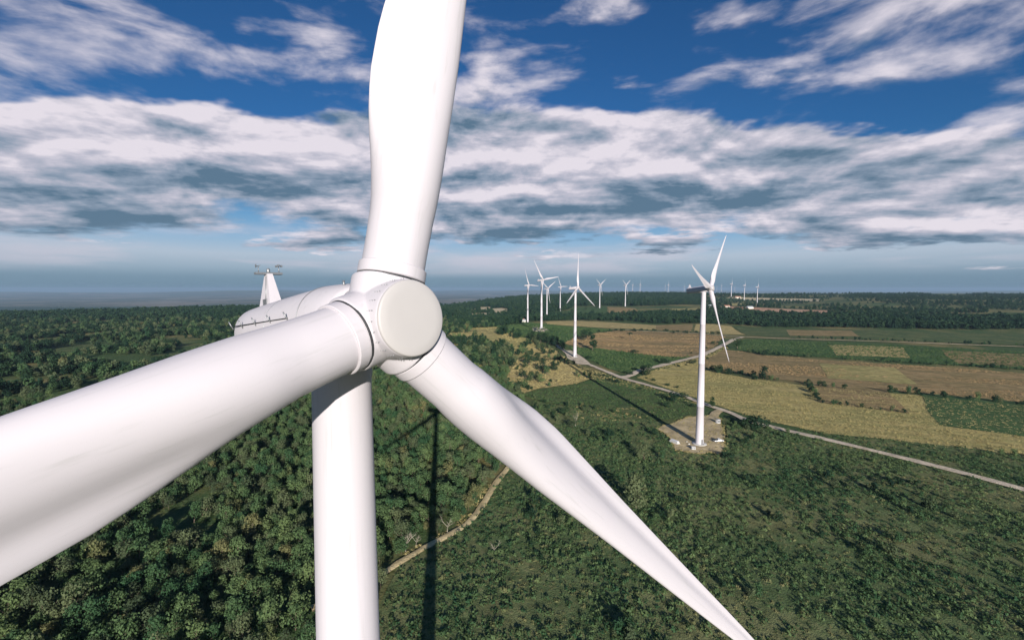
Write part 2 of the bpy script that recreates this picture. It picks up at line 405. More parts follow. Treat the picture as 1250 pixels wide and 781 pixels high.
def road(name, px, width, mat, off=0.9):
    P = [Vector((*ground(*p), 0)) for p in px]
    pts = []
    for i in range(len(P) - 1):
        p0, p1, p2, p3 = P[max(i - 1, 0)], P[i], P[i + 1], P[min(i + 2, len(P) - 1)]
        n = max(2, int((p2 - p1).length / 5))
        for k in range(n):
            t = k / n
            pts.append(0.5 * ((2 * p1) + (p2 - p0) * t + (2 * p0 - 5 * p1 + 4 * p2 - p3) * t * t + (3 * p1 - p0 - 3 * p2 + p3) * t ** 3))
    pts.append(P[-1])
    b = MB(); vs_ = []
    for i, p in enumerate(pts):
        t = (pts[min(i + 1, len(pts) - 1)] - pts[max(i - 1, 0)]).normalized(); nr_ = Vector((t.y, -t.x, 0))
        w = width * (1 + 0.30 * mnoise.noise(p * 0.06) + 0.25 * mnoise.noise(p * 0.23)) / 2
        for s in (-1, -0.5, 0, 0.5, 1):
            q = p + nr_ * (w * s); vs_.append((q.x, q.y, tz(q.x, q.y) + off + (0.0 if abs(s) < 1 else -0.18)))
    fs = [(i * 5 + k, (i + 1) * 5 + k, (i + 1) * 5 + k + 1, i * 5 + k + 1) for i in range(len(pts) - 1) for k in range(4)]
    b.add(vs_, [f[::-1] for f in fs], True)
    me = b.mesh(name, mat)
    if sum(p.normal.z for p in me.polygons) < 0: me.flip_normals()
    tag(link(name, me), kind='structure')
    ROADS.append((np.array([[p.x, p.y] for p in pts]), width / 2))
    return pts

E_GREEN = earth('meadow_green', (0.050, 0.115, 0.040), (0.070, 0.135, 0.048), (0.12, 0.15, 0.06), 0.02, (20, 3.0), 0.5)
E_DGREEN = earth('field_dark_green', (0.065, 0.115, 0.045), (0.115, 0.145, 0.058), (0.20, 0.185, 0.08), 0.03, (75, 2.0), 0.35)
E_BROWN = earth('stubble_brown', (0.44, 0.285, 0.135), (0.34, 0.235, 0.115), (0.20, 0.175, 0.08), 0.014, (84, 9.0), 0.75)
E_BROWN2 = earth('stubble_grey_brown', (0.42, 0.29, 0.14), (0.33, 0.24, 0.11), (0.19, 0.165, 0.075), 0.02, (72, 4.0), 0.7)
E_TAN = earth('dry_grass_field', (0.52, 0.41, 0.17), (0.40, 0.34, 0.135), (0.25, 0.25, 0.09), 0.02, (65, 5.0), 0.6)
E_STRAW = earth('straw_field', (0.58, 0.45, 0.20), (0.50, 0.38, 0.165), (0.30, 0.25, 0.10), 0.05, (40, 2.2), 0.5)
E_PALE = earth('bare_pale_field', (0.66, 0.54, 0.35), (0.56, 0.46, 0.28), (0.36, 0.30, 0.16), 0.01)
E_CROPSOIL = earth('crop_soil', (0.105, 0.150, 0.060), (0.19, 0.20, 0.088), (0.25, 0.225, 0.105), 0.03)
E_PAD = earth('gravel_pad', (0.58, 0.455, 0.26), (0.50, 0.39, 0.22), (0.66, 0.56, 0.38), 0.12)
E_DUST = earth('dusty_track', (0.70, 0.58, 0.44), (0.63, 0.52, 0.38), (0.50, 0.40, 0.25), 0.08)
E_PATH = earth('dry_footpath', (0.68, 0.54, 0.30), (0.60, 0.47, 0.25), (0.44, 0.36, 0.17), 0.15)
E_PINK = earth('red_earth_field', (0.55, 0.31, 0.20), (0.58, 0.42, 0.27), (0.38, 0.30, 0.18), 0.006)

patch('field', [(606, 398), (650, 394), (700, 399), (748, 402), (720, 408), (697, 413), (688, 419), (660, 415), (630, 410)], E_GREEN, 0.5)
patch('field', [(687, 419), (700, 412.5), (726, 407.5), (752, 403.5), (800, 405), (850, 407), (884, 411), (876, 420), (862, 430), (850, 436), (820, 436), (800, 434), (786, 433), (758, 429), (728, 425), (705, 424)], E_BROWN, 0.5)
patch('field', [(691, 423), (705, 424), (728, 425), (758, 429), (786, 433), (800, 434), (822, 436), (850, 436), (826, 444), (800, 449), (778, 453), (760, 455), (742, 450), (722, 441), (704, 432)], E_GREEN, 0.5)
patch('field', [(778, 461), (800, 453), (832, 445), (855, 441), (862, 452), (880, 456), (935, 465), (1010, 474), (1420, 510), (1420, 600), (1010, 530), (935, 513), (900, 503), (860, 489), (820, 476)], E_TAN, 0.5)
patch('field', [(860, 440), (882, 427), (905, 429), (935, 434), (1030, 441), (1400, 465), (1400, 506), (1010, 471), (935, 461), (905, 456), (880, 452), (862, 449)], E_BROWN2, 0.5)
patch('field', [(896, 420), (910, 414), (935, 415), (1060, 420), (1400, 434), (1400, 460), (1060, 440), (935, 432), (903, 428)], E_GREEN, 0.5)
patch('field', [(912, 409), (897, 400), (935, 401), (1060, 403), (1400, 409), (1400, 427), (1060, 414), (935, 411)], E_DGREEN, 0.5)
patch('field', [(849, 396), (870, 396), (892, 398.5), (910, 408.5), (880, 408), (848, 405)], E_STRAW, 0.4)
patch('field', [(800, 397), (845, 396), (844, 404.5), (800, 403)], E_BROWN2, 0.4)
patch('field', [(664, 392.5), (700, 391.5), (745, 393.5), (800, 397), (800, 403), (752, 401), (700, 398), (668, 396)], E_STRAW, 0.4)
patch('field', [(690, 381), (702, 375.5), (740, 374.5), (742, 382), (720, 385)], E_GREEN, 0.3)
patch('field', [(741, 374.5), (775, 376.5), (783, 384), (743, 383)], E_BROWN2, 0.3)
for q in ([(553, 380.5), (583, 376.5), (585, 380), (556, 384)], [(585, 375), (598, 374.5), (599, 380), (586, 381)], [(574, 383), (598, 381.5), (598, 387), (575, 388)],
          [(600, 377), (612, 376), (622, 378), (616, 383.5), (603, 386)], [(548, 386), (572, 384.5), (573, 387.5), (550, 389)]):
    patch('field', q, E_PALE, 0.4)
patch('field', [(546, 408), (560, 406.5), (577, 407), (579, 411), (600, 409), (613, 410.5), (607, 415), (570, 418), (560, 414), (548, 411)], E_STRAW, 0.6)
patch('dry_grassland', [(300, 400), (545, 398), (606, 399), (630, 411), (660, 416), (648, 426), (626, 440), (617, 462), (612, 474), (590, 478), (545, 440), (480, 425), (300, 420)], E_TAN, 0.6, False)
CLEAR = patch('clearing', [(613, 471), (619, 458), (626, 441), (640, 436), (650, 433), (648, 425), (668, 422), (684, 432), (692, 440), (722, 462), (700, 469), (660, 474), (634, 481)], E_STRAW, 0.6, False)
patch('field', [(634, 482), (660, 475), (700, 470), (724, 464), (760, 466), (790, 473), (830, 485), (858, 497), (846, 506), (826, 512), (800, 513), (770, 506), (735, 503), (700, 497), (665, 492)], E_DGREEN, 0.6)
patch('bare_earth', [(872, 374), (885, 376.5), (925, 378.5), (935, 381), (1010, 383), (1010, 379), (935, 376), (890, 374)], E_PINK, 0.4)
patch('bare_earth', [(884, 363.5), (905, 365.5), (940, 367), (1000, 368), (1000, 365), (940, 364), (900, 362.5)], E_PALE, 0.4)
patch('field', [(868, 371), (900, 370), (935, 371.5), (935, 373.5), (890, 373.5)], E_TAN, 0.4)
patch('field', [(820, 377), (858, 376), (860, 380), (822, 381)], E_TAN, 0.4)
patch('field', [(985, 468), (1080, 476), (1110, 505), (1000, 492)], E_BROWN2, 0.7)
patch('field', [(1120, 480), (1260, 492), (1330, 545), (1150, 520)], E_GREEN, 0.7)
patch('field', [(1000, 444), (1090, 449), (1120, 470), (1010, 462)], E_TAN, 0.7)
patch('field', [(1010, 421), (1100, 424), (1110, 437), (1020, 434)], E_STRAW, 0.6)
patch('field', [(1150, 428), (1300, 434), (1320, 452), (1170, 444)], E_BROWN, 0.6)
patch('field', [(960, 403), (1040, 404), (1050, 411), (965, 410)], E_BROWN2, 0.4)
PAD = patch('gravel_pad', [(803, 524), (812, 520), (826, 516), (842, 510), (866, 508), (877, 511), (880, 522), (883, 533), (884, 545), (879, 555), (866, 552), (855, 554), (838, 552), (826, 549), (822, 541), (817, 533)], E_PAD, 1.0)
patch('gravel_pad', [(686, 428), (697, 428), (712, 437), (722, 446), (705, 445), (693, 438)], E_DUST, 0.35)
patch('gravel_pad', [(646, 399), (655, 398), (666, 401), (671, 404), (660, 406), (650, 404)], E_DUST, 0.3)
FORE = [(485, 692), (520, 670), (545, 656), (570, 641), (590, 616), (605, 591), (617, 576), (640, 541), (642, 505), (650, 490), (700, 498), (760, 506), (803, 516), (802, 526), (818, 538), (824, 552), (855, 556), (884, 558), (888, 530), (888, 511), (905, 513), (950, 524), (1120, 541), (1330, 565), (1600, 840), (1400, 1100), (470, 1100), (440, 800)]
FOREW = patch('crop_field', FORE, E_CROPSOIL, 0.5, False)

road('dirt_road', [(676, 418), (688, 428), (700, 437.5), (722, 446.5), (745, 456), (763, 463), (790, 470.5), (830, 482.5), (860, 494), (890, 504), (915, 515), (950, 524), (1040, 545), (1180, 580), (1330, 622), (1480, 668)], 5.2, E_DUST)
road('pad_track', [(866, 520), (870, 511), (874, 504), (881, 500.5)], 5.5, E_PAD, 0.62)
road('dirt_road', [(760, 461.5), (771, 458.5), (780, 453.5), (800, 448.5), (830, 441), (854, 435), (870, 428), (886, 420), (898, 414), (908, 411.5)], 7.5, E_DUST, 1.0)
road('country_road', [(745, 402.5), (800, 405.3), (850, 407.6), (885, 410.3), (935, 413.2), (1060, 417), (1250, 424), (1500, 436)], 6.5, E_PALE, 1.4)
road('footpath', [(380, 745), (420, 728), (470, 700), (486, 689), (505, 678), (520, 669), (545, 656), (570, 641), (582, 627), (592, 613), (605, 591), (617, 576), (632, 556), (646, 540), (668, 520)], 2.5, E_PATH, 0.75)

# ------------------------------------------------------------------ trees: prototypes
def crown_mesh(name, mat, w, h, lobes, quads, leaf, seed, z0=0.25, cone=0.0):
    """leaf-clump faces spread over uneven lobes; unit: metres, base of the tree at z = 0"""
    rd = random.Random(seed); b = MB()
    for L in range(lobes):
        a = rd.uniform(0, 2 * math.pi); t = rd.random(); zz = z0 + (1 - z0) * (0.18 + 0.70 * t)
        spread = (1 - cone * t) * math.sqrt(max(0.05, 1 - (2 * (zz - z0) / (1 - z0) - 0.95) ** 2 * 0.85))
        rr = rd.uniform(0.25, 0.70) * spread * w / 2
        c = Vector((rr * math.cos(a), rr * math.sin(a), zz * h)); rad = w * rd.uniform(0.17, 0.28) * (1 - 0.5 * cone * t)
        for k in range(quads // lobes):
            d = Vector((rd.gauss(0, 1), rd.gauss(0, 1), rd.gauss(0.25, 1))).normalized()
            p = c + Vector((d.x * rad, d.y * rad, d.z * rad * 0.85)) * rd.uniform(0.72, 1.08)
            nrm = (d + Vector((rd.gauss(0, .45), rd.gauss(0, .45), rd.gauss(0.2, .45)))).normalized()
            q = nrm.to_track_quat('Z', 'Y'); s = leaf * rd.uniform(0.6, 1.35); an = rd.uniform(0, 6.28)
            e1 = q @ Vector((math.cos(an), math.sin(an), 0)) * s; e2 = q @ Vector((-math.sin(an), math.cos(an), 0)) * s * rd.uniform(0.5, 0.9)
            b.add([p - e1, p - e2 + nrm * s * .2, p + e1, p + e2 + nrm * s * .2], [(0, 1, 2, 3)])
    return b.mesh(name, mat)
def trunk_mesh(name, mat, h, r, seed, limbs=4, top=0.75):
    rd = random.Random(seed); b = MB()
    pts = [Vector((0, 0, -0.4)), Vector((rd.uniform(-.1, .1), rd.uniform(-.1, .1), h * .25)), Vector((rd.uniform(-.25, .25), rd.uniform(-.25, .25), h * .5)), Vector((rd.uniform(-.3, .3), rd.uniform(-.3, .3), h * top))]
    b.tube(pts, [r * 1.3, r, r * .7, r * .25], 6)
    for k in range(limbs):
        a = k * 6.28 / limbs + rd.uniform(-.5, .5); st = pts[1].lerp(pts[2], rd.random()); L = h * rd.uniform(.2, .34)
        b.tube([st, st + Vector((math.cos(a) * L * .5, math.sin(a) * L * .5, L * .45)), st + Vector((math.cos(a) * L * .95, math.sin(a) * L * .95, L * 1.0))], [r * .5, r * .32, r * .1], 5)
    return b.mesh(name, mat)
PROTO = bpy.data.collections.new('tree_kinds')            # held out of the scene, only instanced by the stuff objects
def proto_coll(name, meshes):
    c = bpy.data.collections.new(name)
    for i, me in enumerate(meshes):
        c.objects.link(bpy.data.objects.new('%s_%02d' % (name, i), me))
    return c
CROWN = []; TRUNK = []
for i in range(7):
    mt = M_TREE[0] if i < 5 else M_TREE[2]
    CROWN.append(crown_mesh('crown', mt, 5.0, 6.5, 13 + i, 760, 0.235, 100 + i, 0.14, 0.3 if i % 2 else 0.0))
    TRUNK.append(trunk_mesh('trunk', M_BARK, 6.5, 0.13, 200 + i))
def join_mesh(a, b, name):
    bm = bmesh.new(); bm.from_mesh(a); n0 = len(bm.faces); bm.from_mesh(b); bm.faces.ensure_lookup_table()
    for f in bm.faces[n0:]: f.material_index = 1
    me = bpy.data.meshes.new(name); bm.to_mesh(me); bm.free(); me.materials.append(a.materials[0]); me.materials.append(b.materials[0]); return me
COL_TREE = proto_coll('forest_tree_kind', [join_mesh(c, t, 'forest_tree_mesh') for c, t in zip(CROWN, TRUNK)])
COL_MID = proto_coll('mid_tree_kind', [crown_mesh('mid_crown', (M_TREE[1], M_TREE[0], M_TREE[2], M_TREE[1], M_TREE[1])[i], 5.2, 6.2, 12, 260, 0.42, 320 + i, 0.06) for i in range(5)])
COL_FAR = proto_coll('far_tree_kind', [crown_mesh('far_crown', M_TREE[1], 9.0, 9.0, 9, 110, 1.15, 300 + i, 0.05) for i in range(4)])
def tuft_mesh(name, mat, w, h, n, leaf, seed):
    rd = random.Random(seed); b = MB()
    for k in range(n):
        a = rd.uniform(0, 6.28); e = rd.uniform(0.05, 1.0); rr = w / 2 * math.sqrt(1 - e * e * .9) * rd.uniform(.5, 1)
        p = Vector((rr * math.cos(a), rr * math.sin(a), h * e * rd.uniform(.7, 1.05)))
        nrm = (Vector((p.x, p.y, p.z * 1.4)).normalized() + Vector((rd.gauss(0, .4), rd.gauss(0, .4), rd.gauss(.1, .4)))).normalized()
        q = nrm.to_track_quat('Z', 'Y'); s = leaf * rd.uniform(.6, 1.4); an = rd.uniform(0, 6.28)
        e1 = q @ Vector((math.cos(an), math.sin(an), 0)) * s; e2 = q @ Vector((-math.sin(an), math.cos(an), 0)) * s * .6
        b.add([p - e1, p - e2, p + e1, p + e2], [(0, 1, 2, 3)])
    return b.mesh(name, mat)
COL_CROP = proto_coll('crop_kind', [tuft_mesh('crop_tuft', M_CROP, 2.0, rh, 36, 0.21, 400 + i) for i, rh in enumerate((0.55, 0.75, 1.0, 0.6))])
COL_DRY = proto_coll('dry_tuft_kind', [tuft_mesh('dry_tuft', M_DRYB, 1.5, rh, 22, 0.22, 420 + i) for i, rh in enumerate((0.5, 0.8, 0.6))])

M_OLIVE = foliage('leaves_olive_grass', (0.13, 0.15, 0.062), (0.26, 0.245, 0.11))
COL_OLIVE = proto_coll('olive_tuft_kind', [tuft_mesh('olive_tuft', M_OLIVE, 1.7, rh, 26, 0.20, 430 + i) for i, rh in enumerate((0.35, 0.5, 0.6))])
def scatter_group():
    g = bpy.data.node_groups.new('scatter', 'GeometryNodeTree')
    g.interface.new_socket('Geometry', in_out='INPUT', socket_type='NodeSocketGeometry')
    g.interface.new_socket('Collection', in_out='INPUT', socket_type='NodeSocketCollection')
    g.interface.new_socket('Geometry', in_out='OUTPUT', socket_type='NodeSocketGeometry')
    n = g.nodes; gi = n.new('NodeGroupInput'); go = n.new('NodeGroupOutput'); ip = n.new('GeometryNodeInstanceOnPoints')
    ci = n.new('GeometryNodeCollectionInfo'); ci.inputs['Separate Children'].default_value = True; ci.inputs['Reset Children'].default_value = True
    def attr(name, dt):
        a = n.new('GeometryNodeInputNamedAttribute'); a.data_type = dt; a.inputs['Name'].default_value = name; return a.outputs[0]
    L = g.links
    L.new(gi.outputs[0], ip.inputs['Points']); L.new(gi.outputs[1], ci.inputs[0]); L.new(ci.outputs[0], ip.inputs['Instance'])
    ip.inputs['Pick Instance'].default_value = True
    L.new(attr('kind_id', 'INT'), ip.inputs['Instance Index'])
    e2r = n.new('FunctionNodeEulerToRotation'); L.new(attr('turn', 'FLOAT_VECTOR'), e2r.inputs[0]); L.new(e2r.outputs[0], ip.inputs['Rotation'])
    L.new(attr('size', 'FLOAT_VECTOR'), ip.inputs['Scale']); L.new(ip.outputs[0], go.inputs[0])
    return g
SCATTER = scatter_group()
def scatter(name, coll, xy, smin, smax, label=None, cat=None, sink=0.1, tall=(0.85, 1.25), kinds=None):
    n = len(xy)
    z = terrain(xy[:, 0], xy[:, 1]) - sink
    me = bpy.data.meshes.new(name); me.vertices.add(n)
    me.vertices.foreach_set('co', np.column_stack([xy, z]).astype(np.float32).ravel())
    s = smin + (smax - smin) * rng.random(n) ** 1.5 * 1.25
    sz = np.column_stack([s, s, s * rng.uniform(tall[0], tall[1], n)]).astype(np.float32)
    tr = np.column_stack([rng.normal(0, 0.06, n), rng.normal(0, 0.06, n), rng.uniform(0, 6.28, n)]).astype(np.float32)
    me.attributes.new('size', 'FLOAT_VECTOR', 'POINT').data.foreach_set('vector', sz.ravel())
    me.attributes.new('turn', 'FLOAT_VECTOR', 'POINT').data.foreach_set('vector', tr.ravel())
    me.attributes.new('kind_id', 'INT', 'POINT').data.foreach_set('value', rng.integers(0, kinds or len(coll.objects), n).astype(np.int32))
    o = link(name, me); md = o.modifiers.new('scatter', 'NODES'); md.node_group = SCATTER
    md[[i.identifier for i in SCATTER.interface.items_tree if i.name == 'Collection'][0]] = coll
    tag(o, label, cat, None, 'stuff')
    return o
def fill(poly, spacing, jitter=0.48):
    P = np.array([[p[0], p[1]] for p in poly]); lo, hi = P.min(0), P.max(0)
    gx, gy = np.meshgrid(np.arange(lo[0], hi[0], spacing), np.arange(lo[1], hi[1], spacing))
    x = gx.ravel() + rng.uniform(-jitter, jitter, gx.size) * spacing; y = gy.ravel() + rng.uniform(-jitter, jitter, gx.size) * spacing
    k = inside(poly, x, y); x, y = x[k], y[k]
    return np.column_stack([x, y])
def in_view(xy, margin=140, extra=0):
    px, py, d = project(xy[:, 0], xy[:, 1], terrain(xy[:, 0], xy[:, 1]))
    return (xy[:, 1] > 20) & (px > -margin) & (px < 1250 + margin) & (py < 781 + margin * 2)
def off_roads(xy, gap=1.5):
    ok = np.ones(len(xy), bool)
    for pts, hw in ROADS:
        for i in range(0, len(xy), 20000):
            q = xy[i:i + 20000]
            d2 = np.full(len(q), 1e18)
            for p in pts[::1]:
                d2 = np.minimum(d2, (q[:, 0] - p[0]) ** 2 + (q[:, 1] - p[1]) ** 2)
            ok[i:i + 20000] &= d2 > (hw + gap) ** 2
    return ok
def off_fields(xy, polys=None):
    ok = np.ones(len(xy), bool)
    for P in (polys if polys is not None else FIELD_POLYS): ok &= ~inside(P, xy[:, 0], xy[:, 1])
    return ok
def fbm2(xy, s, seed=0.0):
    return np.array([mnoise.fractal(Vector((x * s, y * s, seed)), 1.0, 2.0, 3) for x, y in xy])
def octagon(px, py):
    return (px > 316) & (px < 934) & (py > 80) & (py < 702) & (px + py > 580) & (px - py < 672) & (px - py > -200) & (px + py < 1455)

def plant_tree(name, x, y, ki, s, rz, label, cat='tree', group=None, tall=1.0, crown=None, trunk=None, sink=0.1):
    e = empty(name, (x, y, tz(x, y) - sink), rz); e.scale = (s, s, s * tall)
    link('trunk', trunk or TRUNK[ki], e); link('crown', crown or CROWN[ki], e)
    return tag(e, label, cat, group)

# ---- the wood on the left
FOREST_PX = [(-900, 1000), (440, 800), (485, 692), (520, 670), (545, 656), (570, 641), (590, 616), (605, 591), (617, 576), (640, 541), (642, 505), (634, 482), (613, 471), (619, 458), (626, 441), (640, 434), (648, 427), (668, 423), (690, 431), (687, 420), (660, 416), (630, 411), (606, 399), (600, 395), (545, 391), (300, 386), (-900, 386)]
FOREST = world_poly(FOREST_PX, 0.4)
near_lim = 470.0
xy = fill(FOREST, 3.55)
xy = xy[in_view(xy, 420)]
rr_ = np.hypot(xy[:, 0], xy[:, 1])
xy_near = xy[rr_ < near_lim]
xy_near = xy_near[off_roads(xy_near, 2.4) & off_fields(xy_near)]
xy_near = xy_near[np.hypot(xy_near[:, 0] + 6.8, xy_near[:, 1] - 18.2) > 14]
gaps = fbm2(xy_near, 0.03, 3.0)
xy_near = xy_near[gaps > -0.55 + 0.5 * smooth(np.hypot(xy_near[:, 0], xy_near[:, 1]), 280, 460)]
px_, py_, d_ = project(xy_near[:, 0], xy_near[:, 1], terrain(xy_near[:, 0], xy_near[:, 1]) + 4)
vis = octagon(px_, py_) & ~((px_ > 380) & (px_ < 460)) & (py_ > 462)
# not behind the blade that points down to the right, nor behind the left blade
vis &= ~((py_ < 0.853 * (px_ - 493) + 462) & (px_ > 470))
order = np.argsort(np.where(vis, d_, 1e9))[:290]
single = np.zeros(len(xy_near), bool); single[order] = True
for (x, y) in xy_near[single]:
    ki = int(rng.integers(0, 7)) if rng.random() < 0.5 else int(rng.integers(0, 5))
    plant_tree('forest_tree', x, y, ki, 0.50 + 0.78 * rng.random() ** 1.5, rng.uniform(0, 6.28), 'small leafy green tree crowded into the dense wood beside the tall turbine shadow', 'tree', 'trees of the dense wood', rng.uniform(0.85, 1.2))
scatter('woodland', COL_TREE, xy_near[~single], 0.50, 1.12, 'dense mass of small green trees covering the slope on the left', 'woodland')
xy_mid = fill(FOREST, 7.0); xy_mid = xy_mid[in_view(xy_mid, 420)]
xy_mid = xy_mid[np.hypot(xy_mid[:, 0], xy_mid[:, 1]) >= near_lim]
xy_mid = xy_mid[off_roads(xy_mid, 3) & off_fields(xy_mid)]
xy_mid = xy_mid[fbm2(xy_mid, 0.013, 8.0) > -0.02 + 0.2 * rng.random(len(xy_mid))]
scatter('middle_woodland', COL_MID, xy_mid, 1.0, 1.8, 'mottled woodland with pale gaps beyond the dense near wood', 'woodland')

# ---- far woods and belts
def wood(name, px, spacing, smin, smax, label, thin=-0.4, ns=0.006, wob=0.5):
    P = world_poly(px, wob); q = fill(P, spacing); q = q[in_view(q, 60)]
    q = q[off_fields(q) & off_roads(q, 3)]
    if thin > -1: q = q[fbm2(q, ns, 5.0) > thin]
    if len(q): scatter(name, COL_FAR, q, smin, smax, label, 'woodland')
wood('ridge_woodland', [(-60, 376), (300, 375), (545, 375), (590, 368.5), (640, 362.5), (720, 359), (800, 359), (862, 360), (862, 372), (800, 373.5), (740, 373), (700, 374), (690, 379), (640, 386), (545, 391), (-60, 391)], 12.5, 1.0, 1.6, 'dark wooded ridge under the horizon behind the white turbines', -0.75, 0.0035)
wood('belt_woodland', [(742, 385.5), (800, 382), (830, 382), (860, 381.5), (935, 384), (1250, 388), (1300, 402), (935, 399), (895, 396), (850, 395), (800, 395), (745, 391)], 9.0, 0.8, 1.25, 'broad dark tree belt across the right behind the brown field', -0.55, 0.006)
wood('hedge_woodland', [(615, 388), (660, 384), (700, 385), (745, 386), (745, 392), (700, 390.5), (660, 392), (640, 392), (612, 394)], 9.0, 0.75, 1.2, 'dark tree belt behind the turbine with the round gravel pad', -0.5, 0.008)
wood('scattered_woodland', [(862, 359.5), (935, 359.5), (1320, 360), (1320, 388), (935, 383), (862, 380)], 22.0, 0.8, 1.4, 'scattered dark trees between far fields on the right', -0.05, 0.004)
wood('valley_woodland', [(545, 389), (640, 387), (640, 396), (606, 398), (545, 396)], 8.5, 0.8, 1.2, 'dark band of trees below the pale fields', -0.6, 0.008)

def hedge(px, label, spacing=2.6, spread=1.6, smin=.35, smax=.85, keep=0.72):
    P = [np.array(ground(*p)) for p in px]; pts = []
    for a, b_ in zip(P, P[1:]):
        n = max(2, int(np.linalg.norm(b_ - a) / spacing))
        for k in range(n):
            if rng.random() < keep and mnoise.noise(Vector((*(a + (b_ - a) * k / n), 0)) * 0.03) > -0.25: pts.append(a + (b_ - a) * (k / n) + rng.normal(0, spread, 2))
    scatter('hedge', COL_MID, np.array(pts), smin, smax, label, 'hedge')
hedge([(862, 451), (880, 454), (905, 457), (935, 463), (1010, 473), (1200, 490), (1350, 505)], 'broken hedge between the tan and brown fields at the right')
hedge([(903, 429), (935, 433), (1060, 441), (1250, 452), (1400, 462)], 'thin hedge between the green and brown fields at the right')
hedge([(720, 408), (750, 403), (800, 405), (850, 407), (880, 410)], 'thin line of bushes along the top of the brown field', 3.5, 1.5, .3, .7, .5)
hedge([(691, 423), (728, 425), (758, 429), (800, 434.5), (850, 437)], 'low scrub between the brown field and the green grass', 5.0, 2.0, .2, .5, .35)
hedge([(930, 412), (1060, 415.5), (1250, 422), (1400, 430)], 'row of bushes along the country road at the right', 4.0, 1.5, .4, .9, .6)
hedge([(634, 481), (665, 491), (700, 497), (735, 502), (770, 505), (800, 512)], 'low scrub along the lower edge of the green field', 2.4, 2.2, .2, .5, .6)
hedge([(985, 468), (1000, 492), (1110, 505)], 'scrub round the small brown plot at the right', 3.0, 1.5, .3, .7)
# ---- crop in the foreground and tufts
xy = fill(FOREW, 1.25); xy = xy[in_view(xy, 60)]
xy = xy[off_roads(xy, 0.6)]
xy = xy[~inside(PAD, xy[:, 0], xy[:, 1])]
r_ = np.hypot(xy[:, 0], xy[:, 1])
xy = xy[(r_ < 330) & (r_ > 60)]
g_ = fbm2(xy[:], 0.05, 1.0)
g2_ = fbm2(xy * np.array([0.55, 1.0]), 0.022, 4.0)
crop_xy = xy[(g_ + 0.9 * g2_ > -0.16) | (rng.random(len(xy)) < 0.30)]
scatter('crop', COL_CROP, crop_xy, 0.4, 1.35, 'low bushy dark green crop covering the foreground slope', 'crop', -0.12)
dry_xy = xy[(g_ + 0.9 * g2_ <= -0.10) & (rng.random(len(xy)) < 0.40)]
scatter('dry_grass', COL_OLIVE, dry_xy, 0.6, 1.2, 'tufts of pale dry grass in gaps of the crop', 'grass', -0.15)
q = xy[(fbm2(xy, 0.03, 12.0) > 0.22) & (rng.random(len(xy)) < 0.035)]
scatter('scrub', COL_MID, q, 0.18, 0.62, 'dark scrub bushes dotted through the foreground crop', 'scrub')
q = fill(CLEAR, 6.0); q = q[(fbm2(q, 0.03, 15.0) > 0.05) & (rng.random(len(q)) < 0.55)]; q = q[off_roads(q, 3)]
scatter('scrub', COL_MID, q, 0.25, 0.95, 'dark scrub bushes scattered over the yellow clearing', 'scrub')

# ------------------------------------------------------------------ wind turbines
TILT = R(6.16); CONE = R(4.0); OVER = 3.1
def blade_mesh(name, detail):
    """root at z = 1.7, tip at 40; +y faces the wind, leading edge at -x"""
    RT = 40.0; b = MB()
    nr = 46 if detail == 2 else (22 if detail == 1 else 10); ns = 40 if detail == 2 else (20 if detail == 1 else 8)
    ch_r = [1.7, 2.6, 4.0, 5.5, 7.0, 8.5, 10.5, 13, 17, 22, 27, 32, 36, 38.5, 39.6, 40]
    ch_c = [2.20, 2.20, 2.28, 2.58, 2.95, 3.20, 3.22, 2.92, 2.48, 2.08, 1.72, 1.38, 1.06, 0.78, 0.45, 0.12]
    th_t = [1.0, 1.0, .93, .74, .56, .45, .37, .32, .27, .24, .22, .20, .19, .18, .18, .18]
    tw_ = [18, 18, 18, 18, 17, 15.5, 13.5, 11, 8, 5, 3, 1.5, .5, 0, 0, 0]
    rs = [1.7 + (40 - 1.7) * (k / (nr - 1)) ** 1.45 for k in range(nr)]
    vs_ = []
    for r in rs:
        c = np.interp(r, ch_r, ch_c); t = np.interp(r, ch_r, th_t); tw = R(np.interp(r, ch_r, tw_))
        mixf = float(np.clip((t - 0.36) / (0.98 - 0.36), 0, 1)); mixf = mixf * mixf * (3 - 2 * mixf)    # 1 = round root
        ax = 0.5 * mixf + 0.36 * (1 - mixf)
        pre = 0.0016 * max(0, r - 8) ** 2 * 0.35
        for k in range(ns):
            a = 2 * math.pi * k / ns
            xc = 0.5 - 0.5 * math.cos(a)                                   # 0 = leading edge, 1 = trailing edge
            side = 1 if math.sin(a) >= 0 else -1
            circ = 0.5 * math.sin(a)
            th = t * 0.5 * (2.969 * math.sqrt(max(xc, 0)) - 1.26 * xc - 3.516 * xc ** 2 + 2.843 * xc ** 3 - 1.0 * xc ** 4)
            if side > 0:     # pressure side with the hollow ahead of the trailing edge
                air = th * 0.92 - 0.062 * math.exp(-((xc - 0.74) / 0.17) ** 2) * min(1, (1 - mixf) * 1.6)
                air = air + 0.03 * xc * (1 - mixf)
            else: air = -th * 1.08 + 0.03 * xc * (1 - mixf)
            yy = circ * mixf * (t if t > .9 else 1.0) + air * (1 - mixf)
            X = (xc - ax) * c; Y = yy * c
            vs_.append((X * math.cos(tw) + Y * math.sin(tw), Y * math.cos(tw) - X * math.sin(tw) + pre, r))
    n = ns
    fs = [(i * n + k, i * n + (k + 1) % n, (i + 1) * n + (k + 1) % n, (i + 1) * n + k) for i in range(nr - 1) for k in range(n)]
    b.add(vs_, [f[::-1] for f in fs], True)
    b.add(vs_[:n], [tuple(range(n))]); b.add(vs_[-n:], [tuple(reversed(range(n)))])
    me = b.mesh(name, M_WHITE)
    bm = bmesh.new(); bm.from_mesh(me); bmesh.ops.recalc_face_normals(bm, faces=bm.faces[:]); bm.to_mesh(me); bm.free()
    return me
